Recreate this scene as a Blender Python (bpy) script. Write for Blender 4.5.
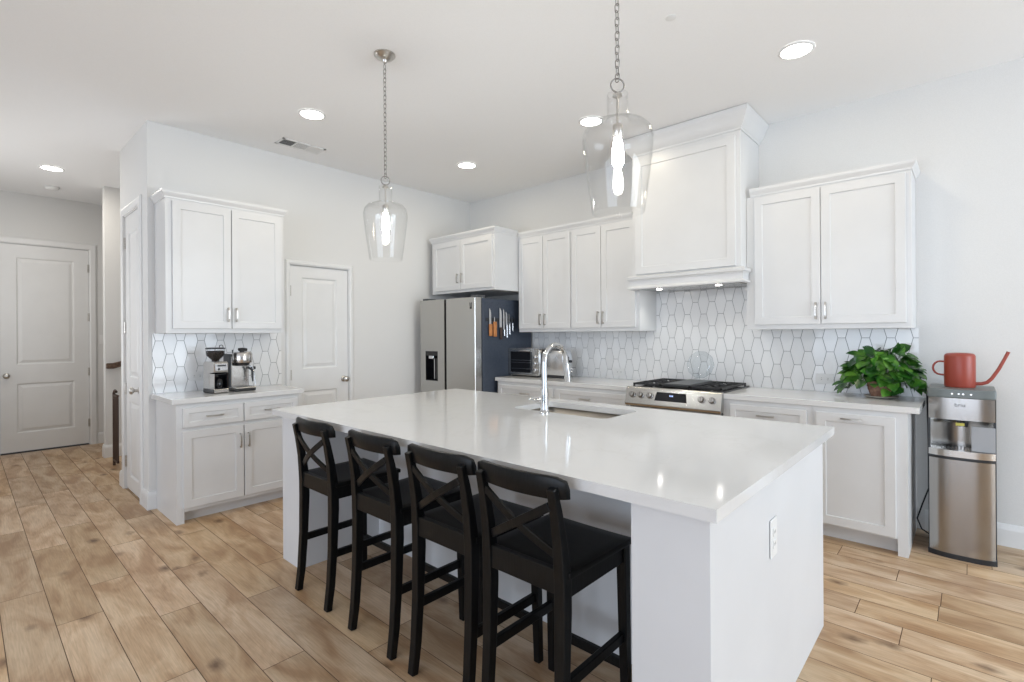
import bpy, bmesh, math, random
from mathutils import Vector, Matrix, Euler
random.seed(7)
for o in list(bpy.data.objects): bpy.data.objects.remove(o, do_unlink=True)
SC = bpy.context.scene
COL = SC.collection
PI = math.pi

# ------------------------------------------------------------------ camera
F_PX, YAW, ROLL, CAM_H, CY = 502.56, 42.331, -0.37, 1.3651, 334.59
a, r = math.radians(YAW), math.radians(ROLL)
fw = Vector((math.cos(a), math.sin(a), 0)); rt = Vector((math.sin(a), -math.cos(a), 0)); up = Vector((0, 0, 1))
rt2 = math.cos(r) * rt + math.sin(r) * up; up2 = math.cos(r) * up - math.sin(r) * rt
cam = bpy.data.cameras.new('camera'); camo = bpy.data.objects.new('camera', cam); COL.objects.link(camo)
M = Matrix((rt2, up2, -fw)).transposed().to_4x4(); M.translation = (0, 0, CAM_H); camo.matrix_world = M
cam.sensor_width = 36; cam.lens = F_PX / 1024 * 36; cam.shift_y = (CY - 341) / 1024; cam.clip_start = 0.05
SC.camera = camo
SC.view_settings.view_transform = 'Standard'; SC.view_settings.look = 'None'
SC.view_settings.gamma = 1; SC.view_settings.exposure = 0.0; SC.view_settings.use_curve_mapping = False
W = bpy.data.worlds.new('world'); SC.world = W; W.use_nodes = True
W.node_tree.nodes['Background'].inputs[0].default_value = (0.86, 0.93, 1.0, 1)
W.node_tree.nodes['Background'].inputs[1].default_value = 1.2

def arealight(name, loc, rot, sx, sy, power, color, parent=None, shape='RECTANGLE', spread=PI):
    l = bpy.data.lights.new(name, 'AREA'); l.shape = shape; l.size = sx; l.size_y = sy
    l.energy = power; l.color = color; l.spread = spread
    o = bpy.data.objects.new(name, l); COL.objects.link(o); o.location = loc; o.rotation_euler = rot; o.parent = parent
    return o
# light powers per colour channel (W): right back window, living-room glass doors, added hall window, lamps, sky
PW = dict(w1f=(134, 154, 173), lf=(130, 150, 178), hl=(22, 22.5, 23), can=(4.6, 4.0, 2.9), hcan=(11, 10.2, 9), bulb=(210, 212, 205), hood=(3, 2.9, 2.6), world=(0.42, 0.47, 0.55))
def pc(k):
    p = max(PW[k]); return (p, tuple(v / p for v in PW[k])) if p > 0 else (0, (1, 1, 1))
W.node_tree.nodes['Background'].inputs[0].default_value = (*pc('world')[1], 1)
W.node_tree.nodes['Background'].inputs[1].default_value = pc('world')[0]
arealight('window_daylight', (2.6, -4.42, 1.5), (PI / 2, 0, 0), 3.2, 2.4, *pc('w1f'))
arealight('window_daylight', (-4.92, 0.2, 1.4), (0, -PI / 2, 0), 2.4, 5.0, *pc('lf'))
arealight('window_daylight', (-.56, 6.3, 1.5), (0, -PI / 2 - math.radians(35), 0), 1.6, 1.6, *pc('hl'))  # lamp of the unseen hall window, added to brighten the hall

# room dimensions (metres)
X2, Y1, H, XC = 4.48, 4.80, 3.078, 1.0
XL, YB, YH = -5.0, -4.5, 8.30

# ------------------------------------------------------------------ materials
def mat(name, color=(.8, .8, .8), rough=.5, metal=0, **kw):
    m = bpy.data.materials.new(name); m.use_nodes = True
    b = m.node_tree.nodes['Principled BSDF']
    b.inputs['Base Color'].default_value = (*color, 1); b.inputs['Roughness'].default_value = rough
    b.inputs['Metallic'].default_value = metal
    for k, v in kw.items(): b.inputs[k.replace('_', ' ')].default_value = v
    return m
def N(m, t, **kw):
    n = m.node_tree.nodes.new(t)
    for k, v in kw.items(): setattr(n, k, v)
    return n
def L(m, a_, b_): m.node_tree.links.new(a_, b_)
def B(m): return m.node_tree.nodes['Principled BSDF']
def noisy(m, c1, c2, scale=8, detail=3, vec='Object', stretch=(1, 1, 1), lo=.35, hi=.65, bump=0, rough=None):
    tc = N(m, 'ShaderNodeTexCoord'); mp = N(m, 'ShaderNodeMapping'); mp.inputs['Scale'].default_value = stretch
    nz = N(m, 'ShaderNodeTexNoise'); nz.inputs['Scale'].default_value = scale; nz.inputs['Detail'].default_value = detail
    cr = N(m, 'ShaderNodeValToRGB'); cr.color_ramp.elements[0].position = lo; cr.color_ramp.elements[1].position = hi
    cr.color_ramp.elements[0].color = (*c1, 1); cr.color_ramp.elements[1].color = (*c2, 1)
    L(m, tc.outputs[vec], mp.inputs[0]); L(m, mp.outputs[0], nz.inputs['Vector']); L(m, nz.outputs['Fac'], cr.inputs[0])
    L(m, cr.outputs[0], B(m).inputs['Base Color'])
    if bump:
        bp = N(m, 'ShaderNodeBump'); bp.inputs['Strength'].default_value = bump; bp.inputs['Distance'].default_value = .002
        L(m, nz.outputs['Fac'], bp.inputs['Height']); L(m, bp.outputs[0], B(m).inputs['Normal'])
    return m
def glass_thin(name, tint=(.992, .992, .992), edge=(.955, .958, .958), refl=.45):
    m = bpy.data.materials.new(name); m.use_nodes = True; nt = m.node_tree; nt.nodes.clear()
    out = nt.nodes.new('ShaderNodeOutputMaterial'); mix = nt.nodes.new('ShaderNodeMixShader')
    tr = nt.nodes.new('ShaderNodeBsdfTransparent'); gl = nt.nodes.new('ShaderNodeBsdfGlossy'); gl.inputs['Roughness'].default_value = .03
    lw = nt.nodes.new('ShaderNodeLayerWeight'); lw.inputs[0].default_value = .35
    mc = nt.nodes.new('ShaderNodeMix'); mc.data_type = 'RGBA'
    mc.inputs[6].default_value = (*tint, 1); mc.inputs[7].default_value = (*edge, 1)
    nt.links.new(lw.outputs['Facing'], mc.inputs[0]); nt.links.new(mc.outputs[2], tr.inputs[0])
    pw = nt.nodes.new('ShaderNodeMath'); pw.operation = 'POWER'; pw.inputs[1].default_value = 4.0
    ma = nt.nodes.new('ShaderNodeMath'); ma.operation = 'MULTIPLY_ADD'; ma.inputs[1].default_value = .85 * refl; ma.inputs[2].default_value = .025
    lf = nt.nodes.new('ShaderNodeLayerWeight'); lf.inputs[0].default_value = .5
    nt.links.new(lf.outputs['Facing'], pw.inputs[0]); nt.links.new(pw.outputs[0], ma.inputs[0]); nt.links.new(ma.outputs[0], mix.inputs[0]); nt.links.new(tr.outputs[0], mix.inputs[1]); nt.links.new(gl.outputs[0], mix.inputs[2])
    nt.links.new(mix.outputs[0], out.inputs[0])
    return m
def emis(name, color, s):
    m = mat(name, (0.9, 0.9, 0.9)); B(m).inputs['Emission Color'].default_value = (*color, 1); B(m).inputs['Emission Strength'].default_value = s
    return m
m_wall = noisy(mat('wall_paint', rough=.85), (.715, .71, .697), (.745, .74, .727), scale=220, detail=2, bump=.12)
m_ceil = noisy(mat('ceiling_paint', rough=.9), (.90, .90, .90), (.92, .92, .92), scale=160, detail=2, bump=.12)
m_trim = noisy(mat('trim_paint', rough=.38), (.77, .77, .765), (.79, .79, .785), scale=5)
m_cab = noisy(mat('cabinet_paint', rough=.33), (.70, .70, .698), (.72, .72, .718), scale=4)
m_isl = noisy(mat('island_paint', rough=.42), (.675, .68, .69), (.695, .70, .71), scale=4)
m_dark = mat('dark_gap', (.03, .03, .03), .8)
m_nickel = noisy(mat('brushed_nickel', rough=.28, metal=1), (.50, .48, .45), (.62, .60, .57), scale=30, stretch=(1, 1, 8))
m_chrome = mat('chrome', (.60, .61, .62), .08, 1)
m_black = noisy(mat('black_stain', rough=.34, Specular_IOR_Level=.2), (.0035, .0038, .0041), (.007, .0074, .0078), scale=30, stretch=(4, 4, .6), bump=.15)
m_seat = noisy(mat('black_seat', rough=.40, Specular_IOR_Level=.18), (.003, .003, .003), (.006, .006, .006), scale=40)
m_plast = mat('black_plastic', (.018, .019, .022), .35)
m_gplast = mat('dark_grey_plastic', (.07, .075, .08), .4)
m_fside = noisy(mat('slate_blue_steel', rough=.42, metal=.1), (.045, .058, .085), (.058, .072, .10), scale=60, bump=.05)
m_iron = noisy(mat('cast_iron', rough=.55), (.012, .012, .013), (.03, .03, .032), scale=90, bump=.3)
m_bglass = mat('black_glass', (.006, .006, .008), .05)
def steel(name, c, rough, stretch):
    m = mat(name, c, rough, 1)
    tc = N(m, 'ShaderNodeTexCoord'); mp = N(m, 'ShaderNodeMapping'); mp.inputs['Scale'].default_value = stretch
    nz = N(m, 'ShaderNodeTexNoise'); nz.inputs['Scale'].default_value = 30; nz.inputs['Detail'].default_value = 2
    mr = N(m, 'ShaderNodeMapRange'); mr.inputs[3].default_value = rough * .8; mr.inputs[4].default_value = rough * 1.25
    L(m, tc.outputs['Object'], mp.inputs[0]); L(m, mp.outputs[0], nz.inputs[0]); L(m, nz.outputs[0], mr.inputs[0]); L(m, mr.outputs[0], B(m).inputs['Roughness'])
    bp = N(m, 'ShaderNodeBump'); bp.inputs['Strength'].default_value = .08; bp.inputs['Distance'].default_value = .001
    L(m, nz.outputs[0], bp.inputs['Height']); L(m, bp.outputs[0], B(m).inputs['Normal'])
    return m
m_steelh = steel('stainless_steel', (.51, .50, .48), .24, (1, 1, 40))
m_steelv = steel('stainless_steel_vertical', (.56, .54, .52), .2, (40, 40, 1))
m_steell = steel('light_steel', (.72, .73, .75), .22, (1, 1, 20))
m_steelc = steel('dark_brushed_steel', (.36, .345, .33), .2, (60, 60, 1))
m_sink = steel('sink_steel', (.50, .47, .43), .3, (1, 20, 1))
# quartz
m_quartz = mat('white_quartz', (.74, .74, .73), .09)
tc = N(m_quartz, 'ShaderNodeTexCoord'); nz = N(m_quartz, 'ShaderNodeTexNoise'); nz.inputs['Scale'].default_value = 1.6; nz.inputs['Detail'].default_value = 5; nz.inputs['Distortion'].default_value = 1.2
cr = N(m_quartz, 'ShaderNodeValToRGB'); e = cr.color_ramp.elements
e[0].position = .485; e[0].color = (.73, .727, .72, 1); e[1].position = .515; e[1].color = (.73, .727, .72, 1)
q = cr.color_ramp.elements.new(.5); q.color = (.705, .70, .69, 1)
L(m_quartz, tc.outputs['Object'], nz.inputs[0]); L(m_quartz, nz.outputs[0], cr.inputs[0]); L(m_quartz, cr.outputs[0], B(m_quartz).inputs['Base Color'])
# tile (tone per tile is the tile's own glaze colour)
m_tile = mat('glazed_white_tile', (.8, .8, .8), .1)
at = N(m_tile, 'ShaderNodeAttribute', attribute_name='tone'); L(m_tile, at.outputs['Color'], B(m_tile).inputs['Base Color'])
tc = N(m_tile, 'ShaderNodeTexCoord'); nz = N(m_tile, 'ShaderNodeTexNoise'); nz.inputs['Scale'].default_value = 14
bp = N(m_tile, 'ShaderNodeBump'); bp.inputs['Strength'].default_value = .25; bp.inputs['Distance'].default_value = .004
L(m_tile, tc.outputs['Object'], nz.inputs[0]); L(m_tile, nz.outputs[0], bp.inputs['Height']); L(m_tile, bp.outputs[0], B(m_tile).inputs['Normal'])
m_grout = noisy(mat('grey_grout', rough=.9), (.24, .24, .25), (.30, .30, .31), scale=90)
# oak planks
m_floor = mat('oak_planks', (.5, .35, .22), .42)
uv = N(m_floor, 'ShaderNodeUVMap', uv_map='grain'); tone = N(m_floor, 'ShaderNodeAttribute', attribute_name='tone')
mp = N(m_floor, 'ShaderNodeMapping'); mp.inputs['Scale'].default_value = (5.0, 1.5, 1); L(m_floor, uv.outputs[0], mp.inputs[0])
n1 = N(m_floor, 'ShaderNodeTexNoise'); n1.inputs['Scale'].default_value = 1.6; n1.inputs['Detail'].default_value = 4; n1.inputs['Distortion'].default_value = .7; L(m_floor, mp.outputs[0], n1.inputs[0])
c1 = N(m_floor, 'ShaderNodeValToRGB'); e = c1.color_ramp.elements
e[0].position = .36; e[0].color = (.405, .245, .128, 1); e[1].position = .63; e[1].color = (.63, .465, .30, 1)
q = e.new(.5); q.color = (.53, .36, .212, 1)
L(m_floor, n1.outputs[0], c1.inputs[0])
mp2 = N(m_floor, 'ShaderNodeMapping'); mp2.inputs['Scale'].default_value = (90, 3.5, 1); L(m_floor, uv.outputs[0], mp2.inputs[0])
n2 = N(m_floor, 'ShaderNodeTexNoise'); n2.inputs['Scale'].default_value = 2; n2.inputs['Detail'].default_value = 5; n2.inputs['Distortion'].default_value = .6; L(m_floor, mp2.outputs[0], n2.inputs[0])
c2 = N(m_floor, 'ShaderNodeValToRGB'); c2.color_ramp.elements[0].position = .3; c2.color_ramp.elements[0].color = (.78, .76, .74, 1); c2.color_ramp.elements[1].position = .62; c2.color_ramp.elements[1].color = (1.04, 1.04, 1.04, 1)
L(m_floor, n2.outputs[0], c2.inputs[0])
mx = N(m_floor, 'ShaderNodeMix', data_type='RGBA', blend_type='MULTIPLY'); mx.inputs[0].default_value = .8
L(m_floor, c1.outputs[0], mx.inputs[6]); L(m_floor, c2.outputs[0], mx.inputs[7])
mt = N(m_floor, 'ShaderNodeMix', data_type='RGBA', blend_type='MULTIPLY'); mt.inputs[0].default_value = 1
L(m_floor, mx.outputs[2], mt.inputs[6]); L(m_floor, tone.outputs['Color'], mt.inputs[7])
vo = N(m_floor, 'ShaderNodeTexVoronoi'); vo.inputs['Scale'].default_value = 1.0
mp3 = N(m_floor, 'ShaderNodeMapping'); mp3.inputs['Scale'].default_value = (4.2, 2.6, 1); L(m_floor, uv.outputs[0], mp3.inputs[0])
n3 = N(m_floor, 'ShaderNodeTexNoise'); n3.inputs['Scale'].default_value = 9
ad = N(m_floor, 'ShaderNodeMix', data_type='RGBA', blend_type='ADD'); ad.inputs[0].default_value = .12
L(m_floor, mp3.outputs[0], n3.inputs[0]); L(m_floor, mp3.outputs[0], ad.inputs[6]); L(m_floor, n3.outputs['Color'], ad.inputs[7]); L(m_floor, ad.outputs[2], vo.inputs[0])
c3 = N(m_floor, 'ShaderNodeValToRGB'); c3.color_ramp.elements[0].position = .03; c3.color_ramp.elements[0].color = (.30, .23, .18, 1); c3.color_ramp.elements[1].position = .17; c3.color_ramp.elements[1].color = (1, 1, 1, 1)
L(m_floor, vo.outputs['Distance'], c3.inputs[0])
mk = N(m_floor, 'ShaderNodeMix', data_type='RGBA', blend_type='MULTIPLY'); mk.inputs[0].default_value = .95
L(m_floor, mt.outputs[2], mk.inputs[6]); L(m_floor, c3.outputs[0], mk.inputs[7]); L(m_floor, mk.outputs[2], B(m_floor).inputs['Base Color'])
m_seam = mat('plank_seam', (.13, .08, .05), .8)
m_glass = glass_thin('clear_glass')
m_glassd = glass_thin('cut_glass', tint=(.965, .975, .98), edge=(.78, .81, .83))
m_led = emis('led_disc', (1, .97, .92), 9)
m_bulb = emis('bulb_glow', pc('bulb')[1], pc('bulb')[0])
m_hoodled = emis('hood_led', (1, .96, .9), 25)
m_red = noisy(mat('terracotta_red_enamel', rough=.38), (.30, .050, .032), (.34, .06, .038), scale=6)
m_leaf = noisy(mat('pothos_leaf', rough=.28), (.022, .11, .012), (.11, .27, .035), scale=14, lo=.42, hi=.62)
m_leafd = noisy(mat('pothos_leaf_dark', rough=.3), (.012, .065, .010), (.05, .16, .02), scale=14, lo=.42, hi=.62)
m_stem = mat('green_stem', (.10, .22, .05), .5)
m_pot = noisy(mat('woven_terracotta', rough=.7), (.20, .095, .06), (.42, .25, .18), scale=25, bump=.3)
m_soil = mat('soil', (.05, .035, .025), .95)
m_saucer = mat('cream_saucer', (.70, .66, .58), .35)
m_wood = noisy(mat('walnut_rail', rough=.4), (.07, .04, .025), (.14, .085, .055), scale=8, stretch=(6, 1, 6))
m_orange = noisy(mat('orange_wood', rough=.45), (.42, .15, .04), (.58, .24, .08), scale=20, stretch=(4, 4, 1))
m_kdark = mat('dark_brown_wood', (.06, .035, .025), .5)
m_text = mat('black_lettering', (.02, .018, .016), .4)
m_chain = mat('aged_nickel', (.30, .29, .275), .3, 1)
m_top = mat('grey_green_plastic', (.15, .17, .17), .35)
m_shield = mat('frosted_grey_plastic', (.34, .35, .37), .35)
m_knob = mat('dark_chrome_knob', (.36, .35, .34), .22, 1)
m_white = mat('white_plastic', (.80, .80, .79), .35)
m_beans = noisy(mat('coffee_beans', rough=.5), (.006, .004, .003), (.022, .012, .008), scale=120, bump=.8)
m_yellow = mat('yellow_label', (.65, .6, .12), .5)
m_blue = emis('blue_digit', (.15, .35, 1), 1.5)

# ------------------------------------------------------------------ mesh helpers
def nb(): return bmesh.new()
def box(bm, x0, x1, y0, y1, z0, z1, bev=0):
    if x0 > x1: x0, x1 = x1, x0
    if y0 > y1: y0, y1 = y1, y0
    if z0 > z1: z0, z1 = z1, z0
    v = [bm.verts.new((x, y, z)) for z in (z0, z1) for y in (y0, y1) for x in (x0, x1)]
    fs = [bm.faces.new([v[i] for i in f]) for f in ((0, 2, 3, 1), (4, 5, 7, 6), (0, 1, 5, 4), (2, 6, 7, 3), (0, 4, 6, 2), (1, 3, 7, 5))]
    if bev:
        es = {e_ for f in fs for e_ in f.edges}
        bmesh.ops.bevel(bm, geom=list(es), offset=bev, segments=2, affect='EDGES', profile=.5)
    return bm
def loftrect(bm, cx, cz, w, h, loops):
    """rect loops in the local xz plane; loops = [(inset, y)], capped at both ends"""
    rings = []
    for ins, y in loops:
        a_, b_ = w / 2 - ins, h / 2 - ins
        rings.append([bm.verts.new((cx + sx * a_, y, cz + sz * b_)) for sx, sz in ((-1, -1), (1, -1), (1, 1), (-1, 1))])
    for r0, r1 in zip(rings, rings[1:]):
        for i in range(4): bm.faces.new((r0[i], r0[(i + 1) % 4], r1[(i + 1) % 4], r1[i]))
    bm.faces.new(list(reversed(rings[0]))); bm.faces.new(rings[-1])
def lathe(bm, prof, seg=32, c=(0, 0, 0), axis='Z', cap=True, sx=1, sy=1):
    """prof = [(radius, height)]"""
    def P(rr, hh, t):
        x, y, z = rr * math.cos(t) * sx, rr * math.sin(t) * sy, hh
        if axis == 'X': x, y, z = z, x, y
        if axis == 'Y': x, y, z = y, z, x
        return (c[0] + x, c[1] + y, c[2] + z)
    rings = [[bm.verts.new(P(rr, hh, 2 * PI * i / seg)) for i in range(seg)] for rr, hh in prof]
    for r0, r1 in zip(rings, rings[1:]):
        for i in range(seg): bm.faces.new((r0[i], r0[(i + 1) % seg], r1[(i + 1) % seg], r1[i]))
    if cap:
        bm.faces.new(list(reversed(rings[0]))); bm.faces.new(rings[-1])
    return rings
def tube(bm, pts, rad, seg=10, cap=True, closed=False):
    pts = [Vector(p) for p in pts]; n = len(pts); rings = []; prev = None
    for i, p in enumerate(pts):
        if closed: t = pts[(i + 1) % n] - pts[i - 1]
        else: t = pts[min(i + 1, n - 1)] - pts[max(i - 1, 0)]
        t.normalize()
        if prev is None:
            ref = Vector((0, 0, 1)) if abs(t.z) < .9 else Vector((1, 0, 0)); u = t.cross(ref).normalized()
        else: u = (prev - t * prev.dot(t)).normalized()
        prev = u; w = t.cross(u); rr = rad[i] if isinstance(rad, (list, tuple)) else rad
        rings.append([bm.verts.new(p + (u * math.cos(2 * PI * k / seg) + w * math.sin(2 * PI * k / seg)) * rr) for k in range(seg)])
    prs = list(zip(rings, rings[1:]))
    if closed: prs.append((rings[-1], rings[0]))
    for r0, r1 in prs:
        for k in range(seg): bm.faces.new((r0[k], r0[(k + 1) % seg], r1[(k + 1) % seg], r1[k]))
    if cap and not closed: bm.faces.new(list(reversed(rings[0]))); bm.faces.new(rings[-1])
def bar(bm, pts, w, t, side):
    """rectangular section swept along pts; w measured along vector `side`, t across"""
    pts = [Vector(p) for p in pts]; side = Vector(side).normalized(); rings = []; n = len(pts)
    for i, p in enumerate(pts):
        d = (pts[min(i + 1, n - 1)] - pts[max(i - 1, 0)]).normalized(); nn = d.cross(side).normalized()
        ww = w[i] if isinstance(w, (list, tuple)) else w; tt = t[i] if isinstance(t, (list, tuple)) else t
        rings.append([bm.verts.new(p + side * a_ * ww / 2 + nn * b_ * tt / 2) for a_, b_ in ((-1, -1), (1, -1), (1, 1), (-1, 1))])
    for r0, r1 in zip(rings, rings[1:]):
        for k in range(4): bm.faces.new((r0[k], r0[(k + 1) % 4], r1[(k + 1) % 4], r1[k]))
    bm.faces.new(list(reversed(rings[0]))); bm.faces.new(rings[-1])
def sweep(bm, path, prof, closed_prof=True):
    """profile [(out, z)] swept along an open 2D path with mitred corners; outward = right-hand side of travel"""
    n = len(path); rings = []
    for i in range(n):
        p = Vector(path[i]); ns = []
        if i > 0: d = (p - Vector(path[i - 1])).normalized(); ns.append(Vector((d.y, -d.x)))
        if i < n - 1: d = (Vector(path[i + 1]) - p).normalized(); ns.append(Vector((d.y, -d.x)))
        m_ = sum(ns, Vector((0, 0))) / len(ns); m_ = m_ / m_.length_squared
        rings.append([bm.verts.new((p.x + m_.x * o_, p.y + m_.y * o_, z)) for o_, z in prof])
    k = len(prof)
    for r0, r1 in zip(rings, rings[1:]):
        for j in range(k): bm.faces.new((r0[j], r0[(j + 1) % k], r1[(j + 1) % k], r1[j]))
    bm.faces.new(list(reversed(rings[0]))); bm.faces.new(rings[-1])
def prism(bm, poly, ax, c0, c1):
    """polygon (2D) extruded along axis ax from c0 to c1"""
    def P(p, c):
        return {'X': (c, p[0], p[1]), 'Y': (p[0], c, p[1]), 'Z': (p[0], p[1], c)}[ax]
    a_ = [bm.verts.new(P(p, c0)) for p in poly]; b_ = [bm.verts.new(P(p, c1)) for p in poly]; n = len(poly)
    for i in range(n): bm.faces.new((a_[i], a_[(i + 1) % n], b_[(i + 1) % n], b_[i]))
    bm.faces.new(list(reversed(a_))); bm.faces.new(b_)
def mk(name, bm, m, parent=None, smooth=0, bevel=0, **tags):
    bmesh.ops.recalc_face_normals(bm, faces=bm.faces[:])
    if bevel:
        es = [e_ for e_ in bm.edges if len(e_.link_faces) == 2 and e_.calc_face_angle(0) > .6]
        bmesh.ops.bevel(bm, geom=es, offset=bevel, segments=2, affect='EDGES', profile=.5, clamp_overlap=True)
    me = bpy.data.meshes.new(name); bm.to_mesh(me); bm.free()
    o = bpy.data.objects.new(name, me); COL.objects.link(o)
    for x in (m if isinstance(m, (list, tuple)) else [m]): me.materials.append(x)
    if smooth:
        me.polygons.foreach_set('use_smooth', [True] * len(me.polygons))
        try: me.set_sharp_from_angle(angle=math.radians(smooth))
        except Exception: pass
    o.parent = parent
    for k, v in tags.items(): o[k] = v
    return o
def thing(name, label, cat, loc=(0, 0, 0), rz=0, group=None):
    o = bpy.data.objects.new(name, None); COL.objects.link(o); o.empty_display_size = .1
    o.location = loc; o.rotation_euler = (0, 0, rz); o['label'] = label; o['category'] = cat
    if group: o['group'] = group
    return o
def struct(name, bm, m, label=None, **kw):
    o = mk(name, bm, m, **kw); o['kind'] = 'structure'
    if label: o['label'] = label
    return o
def copy_tree(o, parent=None):
    c = o.copy(); COL.objects.link(c)
    if parent: c.parent = parent
    for ch in o.children: copy_tree(ch, c)
    return c
def place(o, loc, rz, label=None, group=None):
    o.location = loc; o.rotation_euler = (0, 0, rz)
    if label: o['label'] = label
    if group: o['group'] = group
    return o
def text(name, s, size, m, parent, loc, rot, depth=.0008, font_scale=1):
    cu = bpy.data.curves.new(name, 'FONT'); cu.body = s; cu.size = size; cu.extrude = depth; cu.align_x = 'CENTER'; cu.align_y = 'CENTER'
    t = bpy.data.objects.new(name + '_tmp', cu); COL.objects.link(t)
    dg = bpy.context.evaluated_depsgraph_get(); me = bpy.data.meshes.new_from_object(t.evaluated_get(dg))
    bpy.data.objects.remove(t); o = bpy.data.objects.new(name, me); COL.objects.link(o)
    me.materials.clear(); me.materials.append(m); o.parent = parent; o.location = loc; o.rotation_euler = rot
    return o
RW = -PI / 2      # rotation of things standing against the range wall (front faces -X)

# ------------------------------------------------------------------ floor
PITCH, X0F = .175, .125 - .175 * 30
known = {0: [3.70, 4.95], 1: [3.20, 4.43], 2: [3.58, 4.82, 5.99], 3: [2.93], 4: [2.14, 3.45], 5: [2.79], 20: [.609], 19: [.306], 16: [.421], 17: [.119], 21: [.018], 13: [.118]}
bm = nb(); uvl = bm.loops.layers.uv.new('grain'); tl = bm.loops.layers.float_color.new('tone')
for k in range(-30, 25):
    xa, xb = .125 + PITCH * k, .125 + PITCH * (k + 1)
    xa, xb = max(xa, XL), min(xb, X2)
    if xb - xa < .01: continue
    base = known.get(k, [random.uniform(0, 1.22)]); js = set(base)
    y = min(base)
    while y > YB: y -= 1.22; js.add(y)
    y = max(base)
    while y < YH: y += 1.22; js.add(y)
    js = [max(YB, min(YH, j)) for j in sorted(js)]
    for y0, y1 in zip(js, js[1:]):
        if y1 - y0 < .02: continue
        g = .0016; vs = [bm.verts.new(p) for p in ((xa + g, y0 + g, 0), (xb - g, y0 + g, 0), (xb - g, y1 - g, 0), (xa + g, y1 - g, 0))]
        f = bm.faces.new(vs); ou, ov = random.uniform(0, 50), random.uniform(0, 50); s = random.uniform(.88, 1.12); w_ = random.uniform(-.03, .03)
        if random.random() < .22: s *= 1.1; w_ = -.05
        for lp in f.loops:
            lp[uvl].uv = (lp.vert.co.x + ou, lp.vert.co.y + ov); lp[tl] = (s * (1 + w_ * .6), s, s * (1 - w_ * 1.6), 1)
n_top = len(bm.faces)
box(bm, XL - .1, X2 + .1, YB - .1, YH + .1, -.12, -.0015)
for f in list(bm.faces)[n_top:]: f.material_index = 1
me = bpy.data.meshes.new('floor'); bm.to_mesh(me); bm.free(); me.materials.append(m_floor); me.materials.append(m_seam)
fl = bpy.data.objects.new('floor', me); COL.objects.link(fl); fl['kind'] = 'structure'; fl['label'] = 'light oak plank floor running through kitchen and hall'

# ------------------------------------------------------------------ shell
def wall_x(name, y_face, x0, x1, openings, thick, label, z1=H):
    """wall whose room face is the plane Y=y_face, thickness toward +Y (or -Y when negative)"""
    bm = nb(); ya, yb = y_face, y_face + thick
    xs = x0
    for (a_, b_, zb, zt) in openings:
        box(bm, xs, a_, ya, yb, 0, z1)
        if zb > 0: box(bm, a_, b_, ya, yb, 0, zb)
        box(bm, a_, b_, ya, yb, zt, z1); xs = b_
    box(bm, xs, x1, ya, yb, 0, z1)
    return struct(name, bm, m_wall, label)
def wall_y(name, x_face, y0, y1, openings, thick, label, z1=H):
    bm = nb(); xa, xb = x_face, x_face + thick; ys = y0
    for (a_, b_, zb, zt) in openings:
        box(bm, xa, xb, ys, a_, 0, z1)
        if zb > 0: box(bm, xa, xb, a_, b_, 0, zb)
        box(bm, xa, xb, a_, b_, zt, z1); ys = b_
    box(bm, xa, xb, ys, y1, 0, z1)
    return struct(name, bm, m_wall, label)
PD = (2.118, 2.738, 0, 2.055)     # pantry door opening
CD = (5.045, 5.635, 0, 2.452)     # closet door opening
HD = (.30, 1.112, 0, 2.478)       # hall door opening
wall_x('wall_back', Y1, XC, X2 + .12, [PD], .12, 'white wall with the coffee counter and narrow pantry door')
wall_y('wall_right', X2, YB, Y1, [], .12, 'white wall behind the range, tile and water cooler')
wall_y('wall_hall_right', XC, Y1 + .12, 5.80, [CD], .12, 'white wall with the closet door beside the coffee counter')
wall_x('wall_stair', 7.24, 1.105, 3.2, [], .12, 'white wall carrying the stair handrail')
wall_x('wall_hall_end', YH, -.7, 3.3, [HD], .12, 'white wall around the tall door at the hall end')
wall_y('wall_hall_left', -.6, 4.3, YH, [(5.5, 7.1, .7, 2.3)], -.1, 'left wall of the hall')
wall_x('wall_living', 4.3, XL, -.7, [], .12, 'far wall of the living area')
wall_y('wall_hall_far_right', 3.2, 7.36, YH, [], .1, 'far right end of the passage beside the hall door')
wall_x('wall_closet_back', 5.80, 1.12, 3.2, [], -.1, 'stairwell side wall behind the closet')
wall_y('wall_stair_end', 3.2, 5.70, 7.36, [], .1, 'end wall of the stairwell')
wall_x('wall_window', YB, XL, X2 + .12, [(-4.1, -.7, .3, 2.7), (1.0, 4.2, .3, 2.7)], -.12, 'wall with windows behind the camera')
wall_y('wall_glass_doors', XL, YB, 4.42, [(-2.3, 2.7, 0.05, 2.6)], -.12, 'wall with wide glass doors in the living area')
bm = nb(); box(bm, XL - .12, X2 + .12, YB - .12, YH + .12, H, H + .1)
struct('ceiling', bm, m_ceil, 'flat white ceiling with recessed lights')
def window_frame(name, ax, c, a0, a1, z0, z1, n, label):
    bm = nb(); t = .05
    def b(p0, p1, za, zb):
        if ax == 'Y': box(bm, p0, p1, c - .05, c + .02, za, zb)
        else: box(bm, c - .05, c + .02, p0, p1, za, zb)
    b(a0, a1, z0, z0 + t); b(a0, a1, z1 - t, z1)
    for i in range(n + 1):
        p = a0 + (a1 - a0) * i / n; b(max(a0, p - t / 2), min(a1, p + t / 2), z0, z1)
    struct(name, bm, m_trim, label)
window_frame('window_1', 'Y', YB - .05, 1.0, 4.2, .3, 2.7, 3, 'triple window behind the camera on the right')
window_frame('window_2', 'Y', YB - .05, -4.1, -.7, .3, 2.7, 3, 'triple window behind the camera on the left')
window_frame('window_3', 'X', XL - .05, -2.3, 2.7, .05, 2.6, 4, 'wide glass doors in the living area')

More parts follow.
